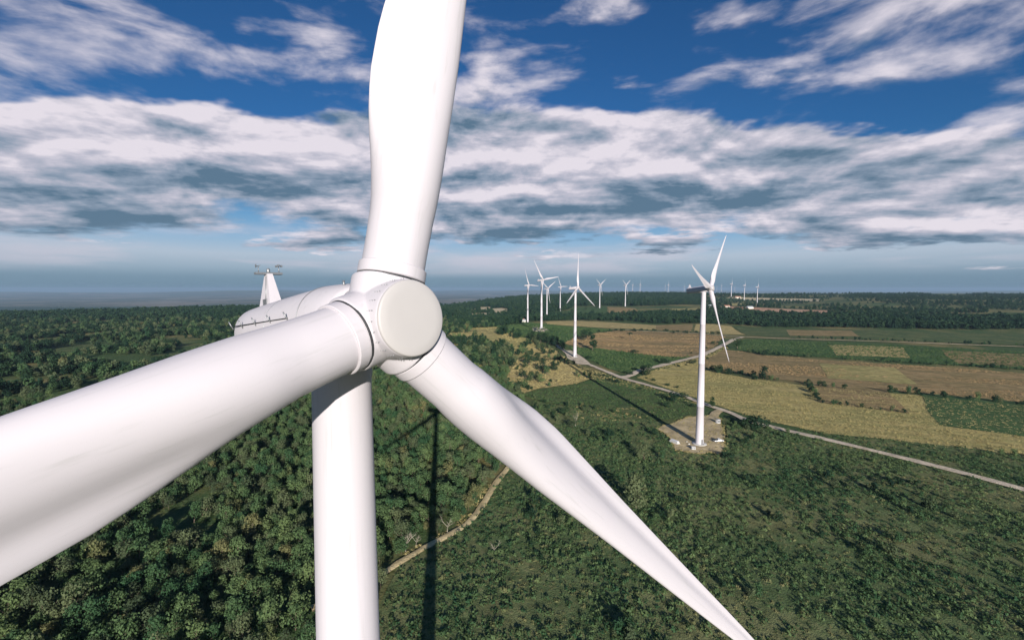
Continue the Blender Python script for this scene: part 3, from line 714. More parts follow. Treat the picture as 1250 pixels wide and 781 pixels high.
def eval_mesh(me, mods):
    o = bpy.data.objects.new('work', me); C.objects.link(o)
    for kind, kw in mods:
        m = o.modifiers.new(kind, kind)
        for k, v in kw.items(): setattr(m, k, v)
    dg = bpy.context.evaluated_depsgraph_get(); r = bpy.data.meshes.new_from_object(o.evaluated_get(dg))
    bpy.data.objects.remove(o); return r
RX = Matrix.Rotation(math.pi / 2, 4, 'X')      # lathe axis (z) -> -y : forward
def rotor_axis(k): return Matrix.Rotation(k * 2 * math.pi / 3, 4, 'Y')
def hub_mesh(detail):
    b = MB()
    n = 56 if detail == 2 else (24 if detail == 1 else 10)
    prof = [(1.02, -1.35), (1.30, -1.25), (1.36, -0.9), (1.36, 0.2), (1.34, 0.9), (1.30, 1.35), (1.275, 1.56), (1.25, 1.64)]
    b.lathe(prof, n, RX)
    for k in range(3):
        b.lathe([(1.10, 0.1), (1.29, 0.5), (1.29, 1.38), (1.27, 1.45), (1.20, 1.48)], n, rotor_axis(k))
    me = b.mesh('hub', M_WHITE)
    if detail == 2:
        me = eval_mesh(me, [('REMESH', dict(mode='VOXEL', voxel_size=0.035)), ('SMOOTH', dict(factor=0.5, iterations=9))])
        me.materials.clear(); me.materials.append(M_WHITE)
        me.polygons.foreach_set('use_smooth', [True] * len(me.polygons)); me.name = 'hub'
    return me
def nose_mesh(detail):
    b = MB(); n = 64 if detail == 2 else 20
    b.lathe([(1.255, 1.60), (1.262, 1.66), (1.245, 1.70), (1.20, 1.725), (0.9, 1.745), (0.5, 1.76), (0.02, 1.765)], n, RX)
    me = b.mesh('nose_cap', M_NOSE); me.set_sharp_from_angle(angle=R(40)); return me
def nacelle_mesh(detail):
    b = MB(); n = 48 if detail == 2 else (20 if detail == 1 else 8)
    secs = [(1.30, 1.02, 1.02, 0), (1.36, 1.36, 1.36, 0), (1.55, 1.45, 1.46, 0), (2.2, 1.56, 1.57, 0.1), (3.2, 1.62, 1.62, 0.25), (6, 1.64, 1.53, 0.3), (9.2, 1.60, 1.42, 0.3), (10.7, 1.52, 1.36, 0.3), (11.2, 1.36, 1.24, 0.3), (11.4, 1.05, 1.0, 0.3)]
    vs_ = []
    for y, w, h, sq in secs:
        for k in range(n):
            a = 2 * math.pi * k / n; ca, sa = math.cos(a), math.sin(a); ex = 1 - 0.42 * sq * (1.6 if sa < 0 else 1.0)
            vs_.append((w * math.copysign(abs(ca) ** ex, ca), y, h * math.copysign(abs(sa) ** ex, sa) * (1.0 if sa > 0 else 1.08)))
    fs = [(i * n + k, (i + 1) * n + k, (i + 1) * n + (k + 1) % n, i * n + (k + 1) % n) for i in range(len(secs) - 1) for k in range(n)]
    b.add(vs_, [f[::-1] for f in fs], True); b.add(vs_[:n], [tuple(range(n))]); b.add(vs_[-n:], [tuple(reversed(range(n)))])
    me = b.mesh('nacelle', M_WHITE)
    bm = bmesh.new(); bm.from_mesh(me); bmesh.ops.recalc_face_normals(bm, faces=bm.faces[:]); bm.to_mesh(me); bm.free()
    return me
def tower_mesh(detail, top):
    b = MB(); n = 64 if detail == 2 else (28 if detail == 1 else 10); prof = []
    zs = [0, 1.0, 20, 42, 62, top - 1.2, top - 0.6]
    rad = lambda z: 2.0 - (2.0 - 1.12) * min(1, max(0, z / top)) ** 0.9
    prof = [(rad(0) * 1.03, -0.6), (rad(0) * 1.03, 0.2), (rad(0), 0.3)]
    for z in (20, 42, 62):
        if detail: prof += [(rad(z), z - .09), (rad(z) * 1.018, z - .06), (rad(z) * 1.018, z + .06), (rad(z), z + .09)]
        else: prof.append((rad(z), z))
    prof += [(rad(top - 1), top - 1), (rad(top - 1) * 1.04, top - .8), (rad(top) * 1.04, top)]
    b.lathe(prof, n); return b.mesh('tower', M_WHITE)
TMESH = {}
for d in (2, 1, 0):
    TMESH[d] = dict(blade=blade_mesh('blade', d), hub=hub_mesh(d), nose=nose_mesh(d), nacelle=nacelle_mesh(d), tower=tower_mesh(d, HUBH - 1.45))
def ring_mesh(name, mat, r0, r1, z0, z1, n=56):
    b = MB(); w = min(.025, (r1 - r0) * .3)
    b.lathe([(r0, z0), (r1 - w, z0), (r1, z0 + w), (r1, z1 - w), (r1 - w, z1), (r0 * .97, z1)], n, None, False)
    me = b.mesh(name, mat); me.set_sharp_from_angle(angle=R(25)); return me
RING_GAP_SHADE = ring_mesh('root_gap_shade', M_DARK, 1.12, 1.205, 1.42, 1.515)  # dark ring stands in for the shaded gap between hub opening and blade
RING_COLLAR = ring_mesh('root_collar', M_WHITE, 1.085, 1.185, 1.53, 1.95)
def small(name, mat, parent, *items, M=None):
    """one part made of boxes and tubes: ('b', centre, size[, matrix]) or ('t', points, radius) or ('l', profile, matrix)"""
    b = MB()
    for it in items:
        if it[0] == 'b': b.box(*it[1:])
        elif it[0] == 't': b.tube(it[1], it[2], it[3] if len(it) > 3 else 8)
        elif it[0] == 'l': b.lathe(it[1], 16, it[2])
    return link(name, b.mesh(name, mat), parent, M)
def turbine(h, yaw, ph, detail, label, group=None, tilt=TILT, ground_z=None):
    """h: place of the rotor hub; an Empty stands at the tower's foot"""
    yw = R(yaw)
    bx, by = h[0] - OVER * math.sin(yw), h[1] + OVER * math.cos(yw)
    base = Vector((bx, by, h[2] - HUBH))
    e = empty('wind_turbine', base, yw)
    md = TMESH[detail]
    tw = link('tower', md['tower'], e)
    Mh = Matrix.Translation((0, -OVER, HUBH)) @ Matrix.Rotation(tilt, 4, 'X') @ Matrix.Identity(4)
    # tilt lifts the nose: the rotor looks along -y, so turn about x the other way
    Mh = Matrix.Translation((0, -OVER, HUBH)) @ Matrix.Rotation(-tilt, 4, 'X')
    nac = link('nacelle', md['nacelle'], e, Mh)
    hub = link('hub', md['hub'], e, Mh @ Matrix.Rotation(R(ph), 4, 'Y'))
    link('nose_cap', md['nose'], hub)
    for k in range(3):
        t = R(ph) + k * 2 * math.pi / 3
        # columns: x = -leading edge, y = wind side, z = outwards
        d = Vector((math.sin(t), 0, math.cos(t))); le = Vector((math.cos(t), 0, -math.sin(t))); a = Vector((0, -1, 0))
        Mb = Matrix(((-le.x, a.x, d.x, 0), (-le.y, a.y, d.y, 0), (-le.z, a.z, d.z, 0), (0, 0, 0, 1)))
        bl = link('blade', md['blade'], e, Mh @ Mb @ Matrix.Rotation(-CONE, 4, 'X'))
        if detail == 2:
            link('root_gap_shade', RING_GAP_SHADE, bl); link('root_collar', RING_COLLAR, bl)
    if detail >= 1:
        dm = Matrix.Rotation(R(-35), 4, 'Z')
        small('door', M_STEEL, tw, ('b', (dm @ Vector((0, -1.99, 2.2))), (0.95, 0.12, 2.1), dm.to_3x3()))
        small('steps', M_STEEL, tw, *[('b', dm @ Vector((0, -2.3 - 0.3 * k, 1.05 - 0.22 * k)), (1.1, 0.32, 0.08), dm.to_3x3()) for k in range(5)],
              *[('b', dm @ Vector((0.58 * s, -2.9, 0.62)), (0.06, 1.5, 0.12), (dm @ Matrix.Rotation(R(36), 4, 'X')).to_3x3()) for s in (-1, 1)])
        small('foundation', M_CONC, e, ('l', [(3.6, -0.5), (3.6, 0.55), (3.45, 0.68), (2.3, 0.70)], None))
        # mast with instruments at the back of the roof
        mast = MB(); mast.box((0, 0, 0.74), (0.62, 1.5, 1.75), None, (0.40, 0.24)); ms = link('instrument_mast', mast.mesh('instrument_mast', M_WHITE), nac, Matrix.Translation((-0.1, 9.75, 1.30)))
        small('cable_duct', M_STEEL, ms, ('t', [(-0.30, -0.20, 0.1), (-0.135, -0.06, 1.5)], 0.03))
        small('crossbar', M_STEEL, ms, ('b', (0, 0, 1.64), (1.25, 0.22, 0.10)))
        small('anemometer', M_STEEL, ms, ('t', [(0.5, 0, 1.69), (0.5, 0, 2.0)], 0.02), ('l', [(0.02, 0), (0.06, 0.03), (0.06, .08), (0.02, .1)], Matrix.Translation((0.5, 0, 2.0))),
              *[('b', (0.5 + .13 * math.cos(q), .13 * math.sin(q), 2.03), (.09, .09, .09)) for q in (0, 2.09, 4.19)])
        small('wind_vane', M_STEEL, ms, ('t', [(-0.45, 0, 1.69), (-0.45, 0, 1.98)], 0.02), ('t', [(-0.45, -.25, 1.99), (-0.45, .28, 2.02)], 0.018), ('b', (-0.45, .3, 2.05), (.015, .16, .16)))
        small('warning_lamp', M_STEEL, ms, ('l', [(0.07, 1.69), (0.08, 1.72), (0.08, 1.84), (0.04, 1.9)], None))
        small('vent_grille', M_STEEL, ms, ('b', (-0.295, -0.12, 0.22), (0.05, 0.42, 0.30)), *[('b', (-0.325, -0.12, 0.10 + .06 * k), (0.03, 0.44, 0.018)) for k in range(5)])
    if detail == 2:
        # safety line with posts along the near shoulder of the roof
        for sx in (-1, 1):
            pts = [(sx * 1.61, y, 0.43) for y in (4.15, 5.85, 7.55, 9.25, 10.6)]
            rail = small('safety_line', M_DARK, nac, ('t', [(p[0], p[1], p[2] + .02) for p in pts], 0.022))
            for p in pts: small('post', M_STEEL, rail, ('t', [(p[0] - sx * .04, p[1], p[2] - .12), (p[0] + sx * .14, p[1], p[2] + .26)], 0.028))
        # panel joints and hatch of the roof
        for y in (3.4, 6.6):
            q = MB(); vv = [(1.642 * math.cos(a), y, 1.636 * math.sin(a)) for a in np.linspace(0.05, math.pi - 0.05, 40)]
            q.tube([(x, y_, z_) for x, y_, z_ in [(1.632 * math.copysign(abs(math.cos(a)) ** .874, math.cos(a)), y, (1.617 if y < 4 else 1.507) * abs(math.sin(a)) ** .874) for a in np.linspace(0.02, math.pi - 0.02, 40)]], 0.014, 6)
            link('panel_joint', q.mesh('panel_joint', M_STEEL), nac)
        small('eye_bolt', M_STEEL, nac, ('t', [(0.35, 1.95, 1.42), (0.35, 1.95, 1.66)], 0.045), ('t', [(-0.35, 1.95, 1.42), (-0.35, 1.95, 1.66)], 0.045))
        bo = MB()
        for g in range(24):
            a0 = g * 2 * math.pi / 24
            for k in range(3):
                a = a0; s = 1.14 + 0.13 * k
                P = Vector((1.325 * math.cos(a), -s, 1.325 * math.sin(a))); q = Vector((math.cos(a), 0, math.sin(a))).to_track_quat('Z', 'Y')
                bo.lathe([(0.013, -0.03), (0.013, 0.018), (0.008, 0.022)], 6, Matrix.Translation(P) @ q.to_matrix().to_4x4())
        tag(link('bolt_heads', bo.mesh('bolt_heads', M_STEEL), hub), kind='stuff')
        # split line between the spinner halves
        q = MB(); q.lathe([(1.392, -0.02), (1.398, 0), (1.392, 0.02)], 56, RX @ Matrix.Translation((0, 0, -0.86)), False); link('panel_joint', q.mesh('panel_joint', M_STEEL), hub)
    return tag(e, label, 'wind turbine', group)

near_h = np.array([-4.496, 16.066, CAMZ - 1.130])
turbine(near_h, 47.94, 13.9, 2, 'huge close white wind turbine with broad blades cut by the picture edges')
G = 'turbines of the wind farm'
LBL = ['tall white turbine on a gravel pad in the right middle ground, showing its nacelle side',
       'white turbine beside the dirt road, with one blade straight up',
       'white turbine on a round gravel pad, with one blade leaning up to the left',
       'leftmost of the standing turbines, behind the green field',
       'turbine half hidden just behind the one on the round pad, forked blades upward',
       'small turbine between the forked one and the one beside the dirt road',
       'small turbine with forked blades on the green hill field',
       'small turbine with forked blades on the brown hill field, before the dark ridge',
       'left one of two distant turbines on the ridge right of the brown hill field',
       'right one of two distant turbines on the ridge right of the brown hill field',
       'tiny left one of the distant pair on the ridge near the middle right',
       'taller right one of the distant pair on the ridge near the middle right',
       'tiny lone turbine on the skyline left of the tall gravel-pad turbine',
       'tiny faint turbine on the skyline hidden close behind the rotor of the tall turbine',
       'tiny turbine on the skyline just right of the tall turbine rotor',
       'left one of three distant turbines at the far right, its top highest',
       'middle one of three distant turbines at the far right',
       'rightmost of the distant turbines, standing lowest before the red fields',
       'tiny faint turbine on the skyline between the left and middle far right turbines']
for i, ((h, yaw, ph, D), lb) in enumerate(zip(farm, LBL)):
    turbine(h, yaw, ph, 2 if i == 0 else (1 if i < 3 else 0), lb, G)

# ------------------------------------------------------------------ grass and stubble on the fields
COL_GRASS = proto_coll('meadow_kind', [tuft_mesh('meadow_tuft', M_GRASS, 2.4, rh, 26, 0.30, 440 + i) for i, rh in enumerate((0.45, 0.6, 0.75))])
STUB = foliage('leaves_stubble', (0.33, 0.23, 0.115), (0.44, 0.31, 0.155))
COL_STUB = proto_coll('stubble_kind', [tuft_mesh('stubble_tuft', STUB, 2.4, rh, 22, 0.28, 460 + i) for i, rh in enumerate((0.35, 0.5))])
COL_TANG = proto_coll('tan_grass_kind', [tuft_mesh('tan_tuft', M_DRYB, 2.3, rh, 24, 0.28, 480 + i) for i, rh in enumerate((0.45, 0.7, 0.55))])
def cover(poly, coll, name, spacing, smin, smax, label, thin=-9, ns=0.04, seed=2.0, streak=None):
    q = fill(poly, spacing); q = q[in_view(q, 30)]; q = q[off_roads(q, 0.8)]
    if thin > -9:
        if streak:
            a = R(streak); u = q[:, 0] * math.cos(a) + q[:, 1] * math.sin(a); v = -q[:, 0] * math.sin(a) + q[:, 1] * math.cos(a)
            q = q[fbm2(np.column_stack([u, v * 0.12]), ns, seed) > thin]
        else: q = q[fbm2(q, ns, seed) > thin]
    if len(q): scatter(name, coll, q, smin, smax, label, 'grass', -0.12)
F = FIELD_POLYS
cover(F[0], COL_GRASS, 'meadow_grass', 4.5, 1.0, 2.0, 'short green grass of the meadow left of the brown field')
cover(F[1], COL_STUB, 'stubble', 3.6, 0.9, 1.7, 'brown stubble of the field behind the dirt road', 0.06, 0.045, 2.0, 84)
cover(F[2], COL_GRASS, 'meadow_grass', 3.2, 0.9, 1.7, 'short green grass before the brown field')
cover(F[3], COL_TANG, 'dry_meadow_grass', 1.9, 0.4, 0.95, 'dry yellow grass of the field beyond the gravel pad', -0.30, 0.04, 4.0, 65)
cover(F[4], COL_STUB, 'stubble', 3.2, 0.8, 1.5, 'grey brown stubble of the field at the right', 0.04, 0.05, 6.0, 72)
cover(F[5], COL_GRASS, 'meadow_grass', 4.2, 0.9, 1.7, 'green grass of the field at the right of the track')
cover(CLEAR, COL_TANG, 'dry_meadow_grass', 2.4, 0.6, 1.4, 'yellow dry grass of the clearing beside the turbine shadow', -0.45, 0.05, 1.5)
cover(world_poly([(634, 482), (660, 475), (700, 470), (724, 464), (760, 466), (790, 473), (830, 485), (858, 497), (846, 506), (826, 512), (800, 513), (770, 506), (735, 503), (700, 497), (665, 492)], 0.6), COL_GRASS, 'meadow_grass', 2.1, 0.6, 1.1, 'low green growth of the field before the gravel pad', -0.5, 0.06, 3.3)
cover(world_poly([(700, 497), (735, 498), (790, 499), (800, 505), (790, 512), (740, 516), (705, 513)], 0.5), COL_TANG, 'rough_grass', 2.6, 0.7, 1.3, 'pale dry tufts along the edge of the low green field', -0.02, 0.09, 7.0)
cover(world_poly([(722, 464), (700, 448), (690, 440), (704, 445), (745, 458), (790, 472), (830, 484), (858, 495), (840, 492), (790, 478)], 0.3), COL_TANG, 'verge_grass', 2.4, 0.5, 1.1, 'dry verge grass beside the dirt road', -0.2, 0.08, 9.0)
cover(world_poly([(778, 455), (800, 450), (832, 442), (856, 436), (872, 429), (884, 422), (889, 424), (876, 432), (858, 440), (832, 446), (800, 454), (780, 460)], 0.3), COL_TANG, 'verge_grass', 2.8, 0.7, 1.4, 'dry verge grass beside the climbing track', -0.3, 0.06, 9.0)
cover(world_poly([(575, 640), (592, 618), (606, 594), (612, 585), (596, 590), (580, 604), (566, 622), (560, 636), (540, 650), (515, 663), (490, 678), (500, 682), (548, 656)], 0.3), COL_TANG, 'verge_grass', 1.5, 0.5, 1.0, 'pale dry growth along the footpath at the edge of the wood', -0.2, 0.12, 9.0)
cover(world_poly([(545, 400), (608, 400), (630, 411), (660, 417), (648, 426), (626, 440), (619, 458), (612, 470), (590, 455), (545, 415)], 0.5), COL_TANG, 'rough_grass', 4.2, 0.9, 1.9, 'dry yellow grass between the trees of the middle woodland', 0.02, 0.02, 8.5)

# ------------------------------------------------------------------ single trees and bushes
CYP = [crown_mesh('crown', M_TREE[1], 4.6, 9.0, 18, 560, 0.32, 501, 0.02, 0.55)]
BUSH = [crown_mesh('crown', M_TREE[1], 4.2, 3.4, 11, 420, 0.23, 510 + i, 0.0) for i in range(3)]
PALEB = [crown_mesh('crown', M_TREE[2], 4.2, 4.2, 12, 520, 0.20, 520 + i, 0.05) for i in range(2)]
BTRUNK = trunk_mesh('trunk', M_BARK, 3.2, 0.10, 530, 5, 0.6)
def palm_mesh():
    rd = random.Random(5); b = MB()
    for k in range(16):
        a = k * 6.28 / 16 + rd.uniform(-.2, .2); up = rd.uniform(0.1, 0.9); L = rd.uniform(1.7, 2.4)
        for j in range(5):
            t0, t1 = j / 5, (j + 1) / 5
            f = lambda t: Vector((math.cos(a) * L * t, math.sin(a) * L * t, 5.4 + up * L * t - 1.5 * L * t * t * 0.6))
            sd = Vector((-math.sin(a), math.cos(a), 0)) * 0.34
            p0, p1 = f(t0), f(t1); w0, w1 = (1 - abs(t0 - .45)), (1 - abs(t1 - .45)) * (0.3 if j == 4 else 1)
            b.add([p0 - sd * w0 - Vector((0, 0, .12)), p0, p1, p1 - sd * w1 - Vector((0, 0, .12))], [(0, 1, 2, 3)]); b.add([p0 + sd * w0 - Vector((0, 0, .12)), p1 + sd * w1 - Vector((0, 0, .12)), p1, p0], [(0, 1, 2, 3)])
    return b.mesh('crown', M_TREE[1])
def palm_trunk():
    b = MB(); b.tube([(0, 0, -.4), (.1, 0, 1.5), (.15, .05, 3.4), (.05, 0, 5.4)], [.26, .2, .17, .15], 7); return b.mesh('trunk', M_BARK)
def bare_mesh(seed):
    rd = random.Random(seed); b = MB()
    def grow(p, d, L, r, lv):
        q = p + d * L; b.tube([p, p.lerp(q, .5) + Vector((rd.gauss(0, .06), rd.gauss(0, .06), 0)) * L, q], [r, r * .8, r * .6], 5, False)
        if lv:
            for k in range(3):
                nd = (d + Vector((rd.gauss(0, .55), rd.gauss(0, .55), rd.uniform(0, .4)))).normalized(); grow(q if k else p.lerp(q, .7), nd, L * rd.uniform(.55, .8), r * .55, lv - 1)
    grow(Vector((0, 0, -.3)), Vector((0, 0, 1)), 2.6, .13, 3); return b.mesh('branches', M_PALE)
PALM_C, PALM_T = palm_mesh(), palm_trunk(); BARE = [bare_mesh(k) for k in (3, 8)]
def px_tree(name, px, py, hpx, kind, label, wide=1.0, group=None, cat=None):
    """py: where the tree meets the ground; hpx: its height in the photograph"""
    x, y = ground(px, py); H = 1.3 * hpx * math.hypot(x, y) / FPX; k = random.randrange(7)
    rz = random.uniform(0, 6.28)
    if kind == 'tree': return plant_tree(name, x, y, k % 5, H / 6.2 * wide, rz, label, cat or 'tree', group, 1 / wide)
    if kind == 'dark': 
        return plant_tree(name, x, y, 0, H / 6.2 * wide, rz, label, cat or 'tree', group, 1 / wide, DARKC[k % 2], TRUNK[k])
    if kind == 'cypress': return plant_tree(name, x, y, 0, H / 9.0, rz, label, 'tree', group, 1.0, CYP[0], TRUNK[1])
    if kind == 'bush': return plant_tree(name, x, y, 0, H / 3.3 * wide, rz, label, cat or 'bush', group, 1 / wide, BUSH[k % 3], BTRUNK)
    if kind == 'pale': return plant_tree(name, x, y, 0, H / 4.1 * wide, rz, label, cat or 'tree', group, 1 / wide, PALEB[k % 2], BTRUNK)
    if kind == 'palm': return plant_tree(name, x, y, 0, H / 6.3, rz, label, 'tree', group, 1.0, PALM_C, PALM_T)
    if kind == 'bare':
        e = empty(name, (x, y, tz(x, y) - .1), rz); e.scale = (H / 7.0,) * 3; link('branches', BARE[k % 2], e)
        return tag(e, label, 'tree', group)
DARKC = [crown_mesh('crown', M_TREE[1], 5.6, 6.5, 13, 480, 0.29, 540 + i, 0.10) for i in range(2)]
px_tree('broadleaf_tree', 713, 416, 10, 'dark', 'round dark tree left of the tall narrow tree behind the roadside turbine', 1.0)
px_tree('broadleaf_tree', 719, 414, 9, 'dark', 'darker tree close behind the tall narrow tree by the brown field', 0.8)
px_tree('columnar_tree', 723.5, 428, 18, 'cypress', 'tall narrow dark green tree at the corner of the brown field')
px_tree('palm_tree', 769, 416, 8.5, 'palm', 'lone palm in the middle of the brown field')
px_tree('broadleaf_tree', 792, 458.5, 10, 'dark', 'big round dark tree where the track leaves the dirt road', 1.1)
px_tree('shrub', 785, 455.5, 7, 'bush', 'dark bush left of the round tree at the track junction')
px_tree('shrub', 877, 455, 7, 'bush', 'dark bush with long shadow at the edge of the right brown field')
px_tree('shrub', 890, 457, 5, 'bush', 'low bush right of the long-shadowed bush on the field edge', 1.5)
px_tree('shrub', 922, 464, 5, 'bush', 'small dark bush near the right end of the field edge')
px_tree('broadleaf_tree', 932, 463, 11, 'dark', 'dark tree at the right end of the field edge hedge', .9)
px_tree('broadleaf_tree', 900, 426, 9, 'dark', 'dark round tree at the corner of the track and green field', 1.1)
px_tree('shrub', 934, 434, 5, 'bush', 'dark bush on the far edge between green and brown field', 1.1)
px_tree('columnar_tree', 869, 498, 12, 'cypress', 'small pointed evergreen just right of the big turbine tower')
px_tree('shrub', 822, 491, 9, 'bush', 'bushy green tree beside the dirt road with a long shadow', .9)
px_tree('shrub', 813, 497, 5, 'bush', 'low green bush below the roadside bush', 1.2)
px_tree('young_tree', 786, 562, 15, 'pale', 'small pale green tree in the crop with a dark shadow', .85)
px_tree('young_tree', 777, 622, 30, 'pale', 'larger pale green tree in the crop beside the blade', .9)
px_tree('bare_tree', 703, 521, 16, 'bare', 'grey leafless tree in the rough ground above the blade')
px_tree('young_tree', 699, 523, 9, 'pale', 'pale bush beside the grey leafless tree', 1.2)
px_tree('shrub', 688, 506, 7, 'bush', 'dark green bush left of the grey leafless tree', 1.5)
px_tree('bare_tree', 496, 674, 26, 'bare', 'left one of two pale dead trees at the edge of the wood')
px_tree('bare_tree', 508, 668, 18, 'bare', 'right one of two pale dead trees at the edge of the wood')
px_tree('bare_tree', 546, 650, 20, 'bare', 'pale dead tree above the footpath near the turbine shadow')
px_tree('bare_tree', 604, 676, 16, 'bare', 'small pale dead tree standing in the crop below the blade')
px_tree('shrub', 912, 521, 9, 'bush', 'dark bush at the end of the gravel road', 1.3)
px_tree('shrub', 926, 523, 11, 'bush', 'dark bush right of the bush at the gravel road end', 1.3)
px_tree('shrub', 884, 517, 5, 'pale', 'yellowish bush beside the white cabinet on the gravel pad', 1.2, None, 'bush')
px_tree('shrub', 889, 560, 7, 'bush', 'dark bush at the lower right corner of the gravel pad', 1.4)
px_tree('shrub', 835, 486, 5, 'bush', 'low roadside bush left of the big turbine tower', 1.4)
px_tree('shrub', 775, 431, 3.2, 'bush', 'low bush at the edge between green grass and brown field', 2.0)
px_tree('shrub', 812, 444, 4.5, 'bush', 'wide low bush on the green grass above the climbing track', 2.0)
px_tree('shrub', 845, 444, 3.6, 'bush', 'low bush between the climbing track and the tall tower', 1.6)
ORD = 'first second third fourth fifth sixth seventh eighth ninth tenth eleventh twelfth thirteenth fourteenth fifteenth sixteenth seventeenth eighteenth nineteenth twentieth'.split()
ORD += ['twenty-' + w for w in ORD[:9]]
def row_of(items, name, kind, phrase, group, cat=None):
    """items: (px, py, height px, width); each is told from the others by its place from the left"""
    for i, (a, b_, h_, w_, *kd) in enumerate(sorted(items)):
        px_tree(name, a, b_, h_, kd[0] if kd else kind, ORD[i] + ' from the left of the ' + phrase, w_, group, cat)
row_of([(a, b_, h_, random.uniform(.95, 1.25), kd) for (a, b_, h_, kd) in [(626, 449, 9, 'dark'), (646, 446, 13, 'dark'), (656, 442, 9, 'dark'), (641, 450, 8, 'dark'), (662, 453, 11, 'dark'), (677, 453, 7, 'dark'), (668, 458, 9, 'tree'), (638, 462, 9, 'dark'), (648, 466, 10, 'dark'), (660, 468, 9, 'tree'), (641, 475, 10, 'tree'), (633, 473, 8, 'dark'), (655, 462, 7, 'dark'), (664, 433, 5, 'dark'), (673, 433, 6, 'dark'), (628, 478, 8, 'tree'), (616, 462, 12, 'tree'), (603, 458, 13, 'tree')]], 'broadleaf_tree', 'dark', 'trees in the yellow clearing near the roadside turbine', 'trees in the yellow clearing')
U = random.uniform
row_of([(648 + 40 * k / 12 + U(-1.5, 1.5), 413 + 13 * k / 12 + U(-2, 2), U(6, 9.5), U(.9, 1.2)) for k in range(13)], 'broadleaf_tree', 'dark', 'dark tree row running up left from the roadside turbine', 'tree row beside the turbine shadow')
row_of([(752 + k * 9.6 + U(-3, 3), 404.9 + k * 0.365 + U(-2.4, -0.6), U(1.6, 3.0), 1.5) for k in range(14)], 'shrub', 'bush', 'small dark bushes along the far country road', 'bushes along the far country road')
def along(pts, n, offs, h0, h1):
    r = []
    for k in range(n):
        t = (k + U(.1, .9)) / n * (len(pts) - 1); i = int(t); f = t - i
        r.append((pts[i][0] * (1 - f) + pts[i + 1][0] * f, pts[i][1] * (1 - f) + pts[i + 1][1] * f + random.choice(offs) * U(.9, 1.3), U(h0, h1), 1.5))
    return r
row_of(along([(712, 442), (745, 456), (763, 463), (790, 470.5), (830, 482.5), (860, 494)], 16, (-6.5, 6.5), 1.6, 3.4), 'shrub', 'bush', 'low bushes on the verge of the dirt road', 'bushes on the dirt road verge')
row_of(along([(786, 452), (800, 448.5), (830, 441), (854, 435), (870, 428), (886, 420)], 14, (-6, 6), 1.4, 2.8), 'shrub', 'bush', 'low bushes on the verge of the climbing track', 'bushes on the track verge')
row_of([(a, U(383, 396) if a > 745 else U(376, 391), U(2.6, 4.2), 1.1) for a in [U(690, 870) for k in range(26)]], 'broadleaf_tree', 'dark', 'small dark trees dotted over the far hill fields', 'trees dotted over the hill fields')

def edge_weeds():
    pts = []
    for a, b_ in zip(PAD, list(PAD[1:]) + [PAD[0]]):
        L = (b_ - a).length
        for k in range(max(1, int(L * 2.2))):
            q = a.lerp(b_, random.random()); w = abs(random.gauss(0, 1.5)); pts.append((q.x + random.uniform(-1, 1) * w, q.y + random.uniform(-1, 1) * w))
    c = sum(PAD, Vector()) / len(PAD)
    for k in range(170):
        q = PAD[random.randrange(len(PAD))].lerp(c, random.random() ** 1.6 * .75); pts.append((q.x + U(-3, 3), q.y + U(-2, 2)))
    scatter('pad_weeds', COL_TANG, np.array(pts), .25, .75, 'yellow dry weeds round the edge of the gravel pad', 'grass', -0.35)
edge_weeds()

# ------------------------------------------------------------------ things on the gravel pad
def on_ground(px, py, lift=0.0):
    x, y = ground(px, py); return Vector((x, y, tz(x, y) + lift))
M_CARW = simple('white_car_paint', (0.78, 0.78, 0.77), 0.25, 0, 0.02)
def pickup(loc, rz, label):
    e = empty('pickup_truck', loc, rz); prof = [(-2.55, .45), (-2.55, 1.0), (-0.6, 1.05), (-0.6, 1.12), (1.05, 1.12), (1.2, 1.05), (2.4, .92), (2.55, .75), (2.55, .45)]
    b = MB(); n = len(prof)
    vs_ = [(x, s * (.88 if z > .5 else .84), z) for s in (-1, 1) for x, z in prof]
    b.add(vs_, [tuple(range(n)), tuple(reversed(range(n, 2 * n)))] + [(i, i + n, (i + 1) % n + n, (i + 1) % n) for i in range(n)])
    link('body', b.mesh('body', M_CARW), e)
    c = MB(); pc = [(-0.62, 1.10, .80), (-0.45, 1.72, .66), (0.62, 1.72, .66), (1.15, 1.10, .80)]
    c.add([(x, s * w, z) for s in (-1, 1) for x, z, w in pc], [(0, 1, 2, 3), (7, 6, 5, 4), (0, 4, 5, 1), (1, 5, 6, 2), (2, 6, 7, 3)])
    cab = link('cabin', c.mesh('cabin', M_CARW), e)
    small('windscreen', M_GLASS, cab, ('b', (0.90, 0, 1.42), (0.02, 1.26, 0.60), Matrix.Rotation(R(-40), 3, 'Y')))
    for s in (-1, 1): small('side_window', M_GLASS, cab, ('b', (0.1, s * .745, 1.43), (1.0, 0.02, 0.36), Matrix.Rotation(R(s * 12.5), 3, 'X')))
    small('rear_window', M_GLASS, cab, ('b', (-0.565, 0, 1.44), (0.02, 1.2, 0.40), Matrix.Rotation(R(15), 3, 'Y')))
    small('load_bed', M_DARK, e, ('b', (-1.58, 0, 1.045), (1.75, 1.5, 0.05)))
    for s in (-1, 1):
        small('headlight', M_GLASS, e, ('b', (2.50, s * .62, .78), (.12, .34, .16)))
        for x in (-1.6, 1.6):
            w = small('wheel', M_DARK, e, ('l', [(.2, -.12), (.36, -.12), (.38, -.06), (.38, .06), (.36, .12), (.2, .12)], Matrix.Translation((x, s * .82, .38)) @ Matrix.Rotation(math.pi / 2, 4, 'X')))
            small('rim', M_STEEL, w, ('l', [(.04, -.135), (.21, -.13), (.21, .13), (.04, .135)], Matrix.Translation((x, s * .82, .38)) @ Matrix.Rotation(math.pi / 2, 4, 'X')))
    return tag(e, label, 'truck')
PADZ = 0.42
